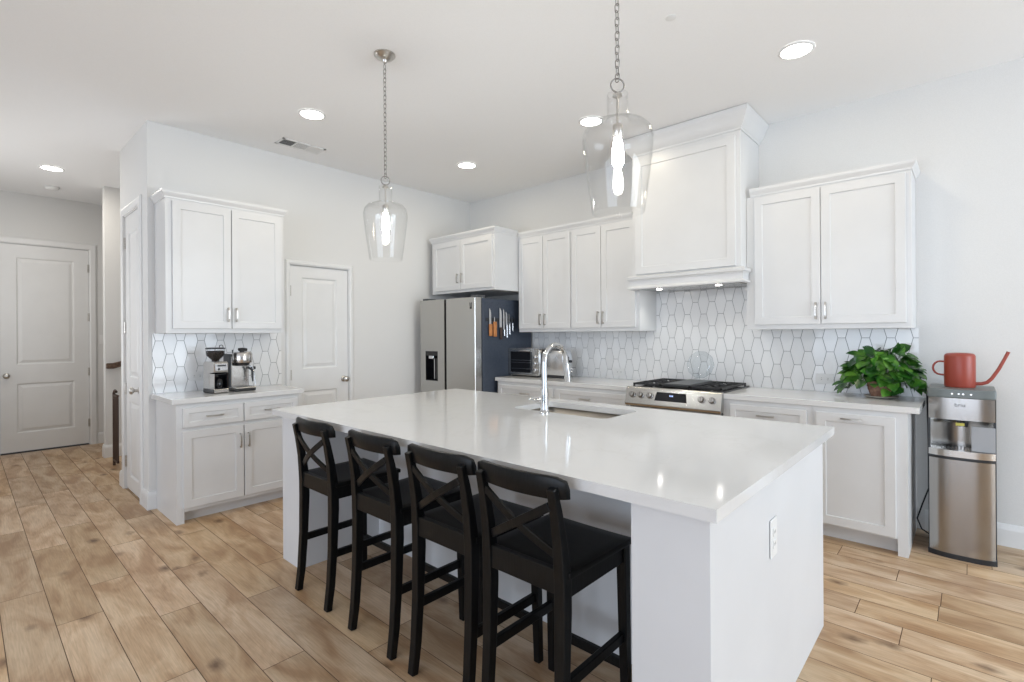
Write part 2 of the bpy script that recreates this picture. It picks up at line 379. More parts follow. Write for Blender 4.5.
window_frame('added_hall_window', 'X', -.65, 5.5, 7.1, .7, 2.3, 2, 'unseen window added in the left hall wall to brighten the hall')  # unseen opening, put in so daylight reaches the hall
# baseboards
BB = [(0, 0), (.016, 0), (.016, .105), (.012, .125), (.006, .138), (0, .14)]
def baseboard(name, path, label):
    bm = nb(); sweep(bm, path, BB); struct(name, bm, m_trim, label)
baseboard('baseboard_corner', [(XC, 4.972), (XC, Y1), (1.046, Y1)], 'white baseboard wrapping the wall corner left of the coffee counter')
baseboard('baseboard_hall_right', [(XC + .12, 5.801), (XC, 5.801), (XC, 5.708)], 'white baseboard between the closet door and the stair opening')
baseboard('baseboard_stair', [(1.105, 7.36), (1.105, 7.24), (1.75, 7.24)], 'white baseboard around the stair wall corner')
baseboard('baseboard_hall_end', [(1.19, YH), (3.2, YH)], 'white baseboard right of the tall hall door')
baseboard('baseboard_left', [(-.6, 4.3), (-.6, YH)], 'white baseboard along the left wall of the hall')
baseboard('baseboard_right', [(X2, .235), (X2, YB)], 'white baseboard behind the water cooler')
baseboard('baseboard_back', [(2.80, Y1), (3.55, Y1)], 'white baseboard right of the pantry door')

# ------------------------------------------------------------------ panel doors (local: x along width from 0, z up, front faces -y)
def panel_door(name, idx, loc, rz, w, h, panels, knob_x, hinge_x, hinge_z, label, knob_z=.92, lever=False, gap=.012):
    t = .038; z0 = gap
    bm = nb(); xs = sorted({0, w})
    pl, pr = panels[0][0], panels[0][1]
    box(bm, 0, pl, -t, 0, z0, h); box(bm, pr, w, -t, 0, z0, h)
    zs = [z0] + [v for p in sorted(panels, key=lambda q_: q_[2]) for v in (p[2], p[3])] + [h]
    for i in range(0, len(zs), 2): box(bm, pl, pr, -t, 0, zs[i], zs[i + 1])
    for (a_, b_, c_, d_) in panels:
        loftrect(bm, (a_ + b_) / 2, (c_ + d_) / 2, b_ - a_, d_ - c_, [(0, 0), (0, -t + .001), (.006, -t + .003), (.014, -t + .012), (.024, -t + .012), (.05, -t + .004), (.052, -t + .003)])
    d = mk('door_%d' % idx, bm, m_trim); d.location = loc; d.rotation_euler = (0, 0, rz); d['kind'] = 'structure'; d['label'] = label
    bm = nb(); lathe(bm, [(.031, 0), (.031, -.006), (.028, -.010), (.012, -.012), (.011, -.035), (.02, -.04), (.029, -.05), (.029, -.062), (.022, -.07), (.004, -.072)], 20, (knob_x, -t, knob_z), 'Y')
    mk('door_knob', bm, m_nickel, d, smooth=50)
    for hz in hinge_z:
        bm = nb(); lathe(bm, [(.008, -.05), (.008, .05)], 10, (hinge_x, -t - .006, hz)); box(bm, hinge_x - .012, hinge_x + .012, -t - .004, -t + .001, hz - .05, hz + .05)
        mk('hinge', bm, m_nickel, d)
    return d
def casing(name, loc, rz, w, h, cw, label, proj=.018):
    """door casing around an opening of w x h; local x=0 at the opening's left"""
    bm = nb(); prof = [(0, .0), (0, -proj * .7), (.012, -proj), (cw * .75, -proj), (cw, -proj * .45), (cw, 0)]
    rings = []
    for (px, pz, dx, dz) in ((0, 0, -1, 0), (0, h, -1, 1), (w, h, 1, 1), (w, 0, 1, 0)):
        rings.append([bm.verts.new((px + dx * o_, y_, pz + dz * o_)) for o_, y_ in prof])
    k = len(prof)
    for r0, r1 in zip(rings, rings[1:]):
        for j in range(k): bm.faces.new((r0[j], r0[(j + 1) % k], r1[(j + 1) % k], r1[j]))
    bm.faces.new(list(reversed(rings[0]))); bm.faces.new(rings[-1])
    # jamb lining
    box(bm, 0, .006, .001, .11, 0, h); box(bm, w - .006, w, .001, .11, 0, h); box(bm, .006, w - .006, .001, .11, h - .006, h)
    o = struct(name, bm, m_trim, label); o.location = loc; o.rotation_euler = (0, 0, rz); return o
w = PD[1] - PD[0]
casing('trim_1', (PD[0], Y1, 0), 0, w, PD[3], .042, 'white casing around the pantry door')
panel_door('d', 1, (PD[0] + .009, Y1 + .05, 0), 0, w - .018, PD[3] - .01, [(.115, w - .135, 1.04, 1.94), (.115, w - .135, .22, .83)], w - .065, .0, (1.80, .99, .25), 'narrow white two-panel pantry door left of the refrigerator')
w = CD[1] - CD[0]
# closet door faces -X; local x=0 at its left as seen = far end (larger Y)
casing('trim_2', (XC, CD[1], 0), RW, w, CD[3], .072, 'white casing around the closet door in the hall')
panel_door('d', 2, (XC + .045, CD[1] - .009, 0), RW, w - .018, CD[3] - .01, [(.12, w - .14, 1.01, 2.29), (.12, w - .14, .13, .80)], w - .085, .0, (2.21, 1.45, .9, .25), 'tall narrow white closet door facing the hall')
w = HD[1] - HD[0]
casing('trim_3', (HD[0], YH, 0), 0, w, HD[3], .075, 'white casing around the hall door')
panel_door('d', 3, (HD[0] + .009, YH + .045, 0), 0, w - .018, HD[3] - .01, [(.135, w - .155, 1.045, 2.318), (.135, w - .155, .235, .825)], .05, w - .016, (2.24, 1.62, .93, .28), 'tall white two-panel door at the far end of the hall', gap=.02)
bm = nb(); box(bm, PD[0], PD[1], Y1 + .06, Y1 + .119, -.001, .004); box(bm, HD[0], HD[1], YH + .05, YH + .119, -.001, .004); box(bm, XC + .055, XC + .119, CD[0], CD[1], -.001, .004)  # near-black strips paint the shade of the gaps under the doors
struct('trim_4', bm, m_dark, 'dark strips standing in for shade in the gaps beneath the doors')
# deadbolt-like strike on hall casing
t = thing('light_switch', 'small white light switch on the wall right of the tall hall door', 'switch', (1.245, YH - .0005, 1.34), 0)
bm = nb(); box(bm, -.036, .036, -.005, 0, -.058, .058, .002); mk('switch_plate', bm, m_white, t)
bm = nb(); box(bm, -.012, .012, -.009, -.005, -.02, .02, .001); mk('rocker', bm, m_white, t)

# ------------------------------------------------------------------ handrail, stair gate
t = thing('stair_handrail', 'short dark brown wooden stair handrail on the white stair wall', 'handrail', (1.10, 7.18, 1.04))
bm = nb(); bar(bm, [(0, -.02, 0), (.06, -.02, .0), (.16, -.02, .03), (.9, -.02, .62)], .05, .062, (0, 1, 0)); mk('rail', bm, m_wood, t, bevel=.008)
bm = nb(); box(bm, .02, .07, .0, .058, -.03, .03); mk('bracket', bm, m_wood, t)
t = thing('stair_gate', 'slim dark bronze metal stair gate standing folded at the stair opening', 'gate', (1.10, 6.60, 0), 0)
bm = nb(); tube(bm, [(0, .15, .0), (0, .15, .77)], .013); tube(bm, [(0, .15, .77), (.0, .10, .80), (0, .03, .79)], .013); mk('gate_post', bm, m_kdark, t, smooth=40)
for yy in (.08, .02, -.04):
    bm = nb(); tube(bm, [(0, yy, .06), (0, yy, .76)], .009, 8); mk('gate_bar', bm, m_kdark, t, smooth=40)
for zz in (.05, .74):
    bm = nb(); box(bm, -.01, .01, -.05, .16, zz, zz + .02); mk('gate_rail', bm, m_kdark, t)
bm = nb(); prism(bm, [(1.75, 0), (3.15, 0), (3.15, .86), (2.65, .86), (2.65, .69), (2.4, .69), (2.4, .52), (2.15, .52), (2.15, .35), (1.95, .35), (1.95, .175), (1.75, .175)], 'Y', 5.94, 7.22)
struct('trim_5', bm, m_trim, 'white painted stair flight rising beyond the hall opening')

# ------------------------------------------------------------------ shaker fronts (local: x to the right, z up, front -y)
def shaker(parent, name, x0, x1, z0, z1, y, handle=None, rail=.055, t=.019):
    bm = nb(); loftrect(bm, (x0 + x1) / 2, (z0 + z1) / 2, x1 - x0, z1 - z0,
        [(0, y), (0, y - t + .0015), (.0015, y - t), (rail, y - t), (rail + .002, y - t + .0075), (rail + .004, y - t + .008)])
    d = mk(name, bm, m_cab, parent)
    if handle: pull(d, handle[0], handle[1], y - t, handle[2], handle[3] if len(handle) > 3 else .115)
    return d
def pull(parent, cx, cz, y, vertical, ln=.115):
    bm = nb(); h = ln / 2; q_ = .0045
    for s in (-1, 1):
        if vertical: box(bm, cx - q_, cx + q_, y - .026, y, cz + s * (h - .008) - q_, cz + s * (h - .008) + q_)
        else: box(bm, cx + s * (h - .008) - q_, cx + s * (h - .008) + q_, y - .026, y, cz - q_, cz + q_)
    pts = [(-h, -.024), (-h * .6, -.029), (0, -.031), (h * .6, -.029), (h, -.024)]
    if vertical: bar(bm, [(cx, y + dy, cz + s) for s, dy in pts], .0105, .008, (1, 0, 0))
    else: bar(bm, [(cx + s, y + dy, cz) for s, dy in pts], .0105, .008, (0, 0, 1))
    return mk('handle', bm, m_nickel, parent)
CROWN = [(0, 0), (.006, 0), (.008, .012), (.017, .026), (.024, .038), (.027, .050), (.027, .060), (0, .060)]
def crown(parent, path, z, scale=1, name='crown_moulding'):
    bm = nb(); sweep(bm, path, [(o_ * scale, z + h_ * scale) for o_, h_ in CROWN]); return mk(name, bm, m_cab, parent)

# --- coffee bar upper cabinet on wall_back. local origin at (1.04, Y1, 1.39)
ZU0, ZU1 = 1.392, 2.42
t = thing('wall_cabinet', 'white two-door wall cabinet above the coffee grinder', 'cabinet', (1.045, Y1 - .001, ZU0))
Wc = .885; D = .33; Hc = ZU1 - ZU0
bm = nb(); box(bm, 0, Wc, -D + .019, 0, 0, Hc, .001); mk('cabinet_box', bm, m_cab, t)
shaker(t, 'door', .042, .452, .036, Hc - .02, -D + .019, (.425, .15, True, .115))
shaker(t, 'door', .459, .860, .036, Hc - .02, -D + .019, (.486, .15, True, .115))
crown(t, [(0, 0), (0, -D + .019), (Wc, -D + .019), (Wc, 0)][::1], Hc)
# --- coffee bar base cabinet
t = thing('base_cabinet', 'white two-door two-drawer base cabinet carrying the coffee machines', 'cabinet', (1.046, Y1 - .001, 0))
Wb = .90; Db = .556
bm = nb(); box(bm, 0, .022, -Db + .02, 0, 0, .876); box(bm, .022, Wb, -Db, 0, .085, .876); box(bm, .022, Wb, -Db + .075, 0, 0, .085); box(bm, 0, .05, -Db - .0005, -Db + .02, 0, .876)
mk('cabinet_box', bm, m_cab, t)
mid = .455
shaker(t, 'drawer_front', .04, mid - .004, .70, .842, -Db, (.245, .772, False), rail=.038)
shaker(t, 'drawer_front', mid + .004, Wb - .02, .70, .842, -Db, (.665, .772, False), rail=.038)
shaker(t, 'door', .04, mid - .004, .112, .672, -Db, (mid - .03, .555, True))
shaker(t, 'door', mid + .004, Wb - .02, .112, .672, -Db, (mid + .03, .555, True))
t = thing('countertop', 'short white quartz worktop beneath the coffee grinder', 'countertop', (1.015, Y1 - .001, .876))
bm = nb(); box(bm, 0, .965, -.583, 0, .0005, .038, .0025); mk('slab', bm, m_quartz, t)

# --- fridge wall cabinet (range wall). local x -> -Y, local origin at wall, left = larger Y
FX = .73
t = thing('wall_cabinet', 'short deep white two-door cabinet above the refrigerator', 'cabinet', (X2 - .001, 4.70, 1.84), RW)
Wf = 1.03; Hf = .60
bm = nb(); box(bm, 0, Wf, -FX + .019, 0, 0, Hf, .001); mk('cabinet_box', bm, m_cab, t)
shaker(t, 'door', .04, .507, .03, Hf - .02, -FX + .019, (.475, .155, True, .105))
shaker(t, 'door', .513, Wf - .025, .03, Hf - .02, -FX + .019, (.545, .155, True, .105))
crown(t, [(0, 0), (0, -FX + .019), (Wf, -FX + .019), (Wf, -.37)], Hf)
# --- two tall uppers left of hood
D = .35
def upper(Y0, wid, label, doors, hand, crown_path, end=False):
    t = thing('wall_cabinet', label, 'cabinet', (X2 - .001, Y0, ZU0), RW)
    bm = nb(); box(bm, 0, wid, -D + .019, 0, 0, Hc, .001); mk('cabinet_box', bm, m_cab, t)
    for (a_, b_), hx in zip(doors, hand): shaker(t, 'door', a_, b_, .036, Hc - .02, -D + .019, (hx, .13, True, .12))
    crown(t, crown_path, Hc); return t
upper(3.669, .707, 'white two-door wall cabinet next to the refrigerator, above the toaster oven', [(.012, .347), (.353, .697)], (.32, .38), [(0, -D + .019), (.707, -D + .019)])
upper(2.961, .751, 'white two-door wall cabinet just left of the range hood', [(.012, .350), (.356, .715)], (.325, .382), [(0, -D + .019), (.751 - .06, -D + .019)])
upper(1.2885, 1.013, 'wide white two-door wall cabinet above the potted plant', [(.062, .502), (.508, .985)], (.475, .535), [(.03, -D + .019), (1.013, -D + .019), (1.013, 0)])
# --- hood
t = thing('range_hood', 'tall white panelled wooden range hood reaching the ceiling', 'range hood', (X2 - .001, 2.207, 0), RW)
Wh = .917; Dh = .46; zt = H - .001
bm = nb(); box(bm, 0, Wh, -Dh, 0, 1.86, zt - .01, .001); mk('hood_body', bm, m_cab, t)
bm = nb(); loftrect(bm, Wh / 2, 2.385, Wh - .07, 1.0, [(0, -Dh), (0, -Dh - .017), (.0015, -Dh - .019), (.062, -Dh - .019), (.065, -Dh - .011), (.067, -Dh - .0105)]); mk('front_panel', bm, m_cab, t)
bm = nb(); box(bm, .0, Wh, -Dh, 0, 1.764, 1.86); mk('valance', bm, m_cab, t)
bm = nb(); sweep(bm, [(0, -.352), (0, -Dh), (Wh, -Dh), (Wh, -.352)], [(0, 1.755), (.036, 1.755), (.038, 1.763), (.034, 1.772), (.022, 1.779), (.022, 1.822), (.028, 1.834), (.04, 1.842), (.042, 1.862), (.02, 1.872), (0, 1.876)]); mk('mantel_moulding', bm, m_cab, t)
bm = nb(); sweep(bm, [(0, 0), (0, -Dh), (Wh, -Dh), (Wh, 0)], [(0, zt - .155), (.008, zt - .155), (.010, zt - .14), (.03, zt - .12), (.045, zt - .09), (.06, zt - .05), (.075, zt - .03), (.078, zt - .004), (0, zt - .004)]); mk('crown_moulding', bm, m_cab, t, smooth=35)
bm = nb(); box(bm, .03, Wh - .03, -Dh + .03, -.02, 1.757, 1.7635, .001); ins = mk('vent_insert', bm, m_steelh, t)
for lx in (.185, .70):
    bm = nb(); lathe(bm, [(.022, 1.7535), (.024, 1.755), (.024, 1.7569)], 20, (lx, -.33, 0)); mk('hood_lamp', bm, m_hoodled, ins)
    l = bpy.data.lights.new('hood_spot', 'SPOT'); l.energy = pc('hood')[0]; l.spot_size = 2.2; l.spot_blend = .8; l.shadow_soft_size = .03; l.color = pc('hood')[1]
    o = bpy.data.objects.new('hood_spot', l); COL.objects.link(o); o.location = (lx, -.33, 1.745); o.parent = t

# ------------------------------------------------------------------ base cabinets on the range wall
XF = X2 - 3.845     # depth of face
def basebox(bm, x0, x1, feet=()):
    box(bm, x0, x1, -XF, 0, .10, .876); box(bm, x0, x1, -XF + .075, 0, 0, .10)
t = thing('base_cabinet', 'white base cabinet beneath the toaster oven', 'cabinet', (X2 - .001, 3.71, 0), RW)
bm = nb(); basebox(bm, 0, .765); mk('cabinet_box', bm, m_cab, t)
shaker(t, 'drawer_front', .03, .745, .70, .842, -XF, (.40, .772, False), rail=.038)
shaker(t, 'door', .03, .385, .12, .672, -XF, (.355, .57, True)); shaker(t, 'door', .391, .745, .12, .672, -XF, (.42, .57, True))
t = thing('base_cabinet', 'white base cabinet immediately left of the range', 'cabinet', (X2 - .001, 2.945, 0), RW)
bm = nb(); basebox(bm, 0, .812); mk('cabinet_box', bm, m_cab, t)
shaker(t, 'drawer_front', .02, .78, .70, .842, -XF, (.36, .772, False), rail=.038)
shaker(t, 'door', .02, .397, .12, .672, -XF, (.365, .57, True)); shaker(t, 'door', .403, .78, .12, .672, -XF, (.435, .57, True))
t = thing('base_cabinet', 'white drawer base cabinet immediately right of the range', 'cabinet', (X2 - .001, 1.367, 0), RW)
bm = nb(); basebox(bm, 0, .587); mk('cabinet_box', bm, m_cab, t)
shaker(t, 'drawer_front', .055, .552, .70, .842, -XF, (.30, .778, False), rail=.038)
shaker(t, 'door', .055, .30, .12, .672, -XF, (.275, .57, True)); shaker(t, 'door', .306, .552, .12, .672, -XF, (.335, .57, True))
t = thing('base_cabinet', 'white pull-out base cabinet at the end by the water cooler', 'cabinet', (X2 - .001, .779, 0), RW)
bm = nb(); basebox(bm, 0, .449); box(bm, .449, .500, -XF, 0, 0, .876); mk('cabinet_box', bm, m_cab, t)
shaker(t, 'door', .02, .442, .112, .842, -XF, (.22, .812, False))
t = thing('countertop', 'white quartz worktop between the refrigerator and the range', 'countertop', (X2 - .001, 3.735, .876), RW)
bm = nb(); box(bm, 0, 3.735 - 2.133, -.652, 0, .0005, .038, .0025); mk('slab', bm, m_quartz, t)
t = thing('countertop', 'white quartz worktop right of the range under the plant', 'countertop', (X2 - .001, 1.367, .876), RW)
bm = nb(); box(bm, 0, 1.367 - .222, -.652, 0, .0005, .038, .0025); mk('slab', bm, m_quartz, t)

# ------------------------------------------------------------------ tile backsplashes
def clip(poly, x0, x1, z0, z1):
    for ax, lim, sg in ((0, x0, 1), (0, x1, -1), (1, z0, 1), (1, z1, -1)):
        out = []
        for i in range(len(poly)):
            p, q_ = poly[i - 1], poly[i]; dp, dq = sg * (p[ax] - lim), sg * (q_[ax] - lim)
            if (dp >= 0) != (dq >= 0): k = dp / (dp - dq); out.append((p[0] + (q_[0] - p[0]) * k, p[1] + (q_[1] - p[1]) * k))
            if dq >= 0: out.append(q_)
        poly = out
        if len(poly) < 3: return None
    return poly
def backsplash(label, loc, rz, rects, cx0, ztop, grp=None):
    """rects in local (x, z); hex columns centred at cx0 + k*.0745; top edge z for even columns"""
    t = thing('tile_backsplash', label, 'backsplash', loc, rz)
    bm = nb()
    for (x0, x1, z0, z1) in rects: box(bm, x0, x1, -.005, 0, z0, z1)
    mk('grout', bm, m_grout, t)
    bm = nb(); tl_ = bm.loops.layers.float_color.new('tone'); P_, Hh, wE, WE = .0745, .2135, .0475, .1015; g = .0018
    xa = min(r_[0] for r_ in rects); xb = max(r_[1] for r_ in rects); za = min(r_[2] for r_ in rects); zb = max(r_[3] for r_ in rects)
    for k in range(int((xa - cx0) / P_) - 2, int((xb - cx0) / P_) + 3):
        cx = cx0 + k * P_
        for m_ in range(-6, 8):
            top = ztop + m_ * Hh - (Hh / 2 if k % 2 else 0); cz = top - Hh / 2
            h2 = Hh / 2 - g; a_, b_ = wE / 2 - g * .6, WE / 2 - g * 1.25
            poly = [(cx - a_, cz + h2), (cx - b_, cz), (cx - a_, cz - h2), (cx + a_, cz - h2), (cx + b_, cz), (cx + a_, cz + h2)]
            tx, tz = random.gauss(0, .006), random.gauss(0, .006); s = random.uniform(.79, .88)
            for rc in rects:
                c_ = clip(poly, *rc)
                if not c_: continue
                f0 = [bm.verts.new((p[0], -.0075 + (p[0] - cx) * tx * 2 + (p[1] - cz) * tz, p[1])) for p in c_]
                f1 = [bm.verts.new((p[0], -.0049, p[1])) for p in c_]; n = len(c_); fs = []
                try: fs.append(bm.faces.new(f0))
                except ValueError: continue
                for i in range(n): fs.append(bm.faces.new((f0[i], f1[i], f1[(i + 1) % n], f0[(i + 1) % n])))
                for f in fs:
                    for lp in f.loops: lp[tl_] = (s, s, s, 1)
    mk('tiles', bm, m_tile, t); return t
backsplash('white elongated hexagon tile backsplash behind the coffee machines', (0, Y1 - .0005, 0), 0, [(1.024, 2.035, .9145, ZU0 - .0005), ][:1], 1.367, 1.333)
Y0 = 3.745
backsplash('long white elongated hexagon tile backsplash behind the range', (X2 - .0005, Y0, 0), RW,
    [(0, Y0 - 2.2095, .9145, ZU0 - .0005), (Y0 - 2.2095, Y0 - 1.2575, .9145, 1.754), (Y0 - 1.2575, Y0 - .262, .9145, ZU0 - .0005)], Y0 - 1.608, 1.538)
def outlet(label, loc, rz, horizontal=True, plugs=False):
    t = thing('wall_outlet', label, 'outlet', loc, rz)
    w_, h_ = (.118, .074) if horizontal else (.074, .13)
    bm = nb(); box(bm, -w_ / 2, w_ / 2, -.005, 0, -h_ / 2, h_ / 2, .002); mk('cover_plate', bm, m_white, t)
    for s in (-1, 1):
        cx, cz = (s * .021, 0) if horizontal else (0, s * .021)
        bm = nb(); box(bm, cx - .016, cx + .016, -.0075, -.005, cz - .014, cz + .014, .001); rc = mk('socket', bm, m_white, t)
        bm = nb()
        for d_ in (-.006, .006):
            if horizontal: box(bm, cx - .005, cx + .005, -.0078, -.0074, cz + d_ - .001, cz + d_ + .001)
            else: box(bm, cx + d_ - .001, cx + d_ + .001, -.0078, -.0074, cz - .005, cz + .005)
        mk('slot', bm, m_dark, rc)
outlet('white horizontal wall outlet in the tile left of the coffee grinder', (1.335, Y1 - .0085, 1.035), 0)
outlet('white horizontal wall outlet in the tile between toaster and range', (X2 - .0085, 2.61, .98), RW)
outlet('white horizontal wall outlet in the tile left of the potted plant', (X2 - .0085, .825, 1.01), RW)

# ------------------------------------------------------------------ island
IX0, IX1, IY0, IY1 = 1.298, 2.805, .480, 3.199
t = thing('kitchen_island', 'long white kitchen island base with open knee space for stools', 'island', (2.0, 1.84, 0))
def ib(name, x0, x1, y0, y1, z0, z1, m=m_isl, p=t, bev=.0015):
    bm = nb(); box(bm, x0 - 2.0, x1 - 2.0, y0 - 1.84, y1 - 1.84, z0, z1, bev); return mk(name, bm, m, p)
ib('end_wall', 1.33, 2.70, .509, .742, 0, .878)
ib('end_wall', 1.33, 2.70, 2.90, 3.125, 0, .878)
ib('cabinet_box', 1.862, 2.14, .742, 2.90, 0, .878); ib('cabinet_box', 2.14, 2.70, .742, 1.30, 0, .878)
ib('cabinet_box', 2.14, 2.70, 2.26, 2.90, 0, .878); ib('cabinet_box', 2.685, 2.70, 1.30, 2.26, 0, .878)
# island worktop with sink cut-out
SX0, SX1, SY0, SY1 = 2.298, 2.672, 1.43, 2.10
t = thing('countertop', 'large glossy white quartz island worktop with undermount sink opening', 'countertop', (2.0, 1.84, .878))
def rrect(x0, x1, y0, y1, r_, n=6):
    pts = []
    for cx, cy, a0 in ((x1 - r_, y1 - r_, 0), (x0 + r_, y1 - r_, 90), (x0 + r_, y0 + r_, 180), (x1 - r_, y0 + r_, 270)):
        for i in range(n + 1): th = math.radians(a0 + 90 * i / n); pts.append((cx + r_ * math.cos(th), cy + r_ * math.sin(th)))
    return pts
bm = nb(); ox, oy = 2.0, 1.84; hole = [(x - ox, y - oy) for x, y in rrect(SX0, SX1, SY0, SY1, .045)]
outer = [(IX1 - ox, IY1 - oy), (IX0 - ox, IY1 - oy), (IX0 - ox, IY0 - oy), (IX1 - ox, IY0 - oy)]
zt_, zb_ = .036, .0005
def ring_v(pl, z): return [bm.verts.new((x, y, z)) for x, y in pl]
ho_t, ho_b = ring_v(hole, zt_), ring_v(hole, zb_); ou_t, ou_b = ring_v(outer, zt_), ring_v(outer, zb_)
nh = len(hole); q_ = nh // 4
for hv, ov in ((ho_t, ou_t), (ho_b, ou_b)):
    for s in range(4):
        seg = [hv[(s * q_ + i) % nh] for i in range(q_)]; 
        bm.faces.new([ov[s]] + seg[::-1])
        bm.faces.new([ov[s], seg[-1], hv[((s + 1) * q_) % nh], ov[(s + 1) % 4]])
for i in range(nh): bm.faces.new((ho_t[i], ho_t[(i + 1) % nh], ho_b[(i + 1) % nh], ho_b[i]))
for i in range(4): bm.faces.new((ou_t[i], ou_t[(i + 1) % 4], ou_b[(i + 1) % 4], ou_b[i]))
mk('slab', bm, m_quartz, t)
t = thing('sink', 'undermount stainless steel sink basin sunk in the island worktop', 'sink', (2.0, 1.84, .6385))
bm = nb()
top = rrect(SX0 - .004, SX1 + .004, SY0 - .004, SY1 + .004, .049); bot = rrect(SX0 + .012, SX1 - .012, SY0 + .012, SY1 - .012, .06); rim = rrect(SX0 - .03, min(SX1 + .03, 2.678 + .0), SY0 - .03, SY1 + .03, .06)
flo = rrect(SX0 + .03, SX1 - .03, SY0 + .03, SY1 - .03, .05)
rg = [[bm.verts.new((x - ox, y - oy, z)) for x, y in pl] for pl, z in ((top, .2385), (bot, .03), (flo, .008))]
for r0, r1 in zip(rg, rg[1:]):
    for i in range(len(r0)): bm.faces.new((r0[i], r0[(i + 1) % len(r0)], r1[(i + 1) % len(r0)], r1[i]))
bm.faces.new(rg[-1])
o = mk('basin', bm, m_sink, t, smooth=50); md = o.modifiers.new('thickness', 'SOLIDIFY'); md.thickness = .0015; md.offset = -1
bm = nb(); lathe(bm, [(.043, .009), (.043, .011), (.03, .0115), (.028, .0095)], 24, (.53, -.07, 0)); mk('drain', bm, m_chrome, t, smooth=40)
# faucet
t = thing('faucet', 'tall polished chrome gooseneck pull-down faucet on the island', 'faucet', (2.248, 1.80, .9145))
bm = nb(); lathe(bm, [(.030, 0), (.030, .006), (.026, .01), (.0235, .03), (.022, .09), (.0215, .14)], 28); mk('base', bm, m_chrome, t, smooth=40)
pts = [(0, 0, .13), (0, 0, .22)]; R_ = .105
for i in range(0, 13):
    th = PI - PI * i / 12 * 1.0; pts.append((R_ + R_ * math.cos(th), 0, .283 + R_ * math.sin(th)))
pts.append((2 * R_ + .003, 0, .27)); 
bm = nb(); tube(bm, pts, [.0165] * 2 + [.015] * 14, 16); mk('spout', bm, m_chrome, t, smooth=60)
bm = nb(); tube(bm, [(.213, 0, .275), (.217, 0, .255), (.225, 0, .19), (.228, 0, .165)], [.0165, .018, .021, .020], 18); sh = mk('spray_head', bm, m_chrome, t, smooth=50)
bm = nb(); box(bm, .238, .244, -.006, .006, .19, .225, .002); mk('spray_button', bm, m_plast, sh)
bm = nb(); lathe(bm, [(.016, .015), (.018, .055), (.016, .062)], 18, (0, 0, .066), 'Y'); tube(bm, [(0, .055, .066), (-.012, .075, .070), (-.035, .086, .078)], [.007, .006, .005], 10); mk('lever', bm, m_chrome, t, smooth=50)
# outlet on island end
outlet('white upright outlet plate on the end panel of the island', (1.892, .508, .658), 0, horizontal=False)

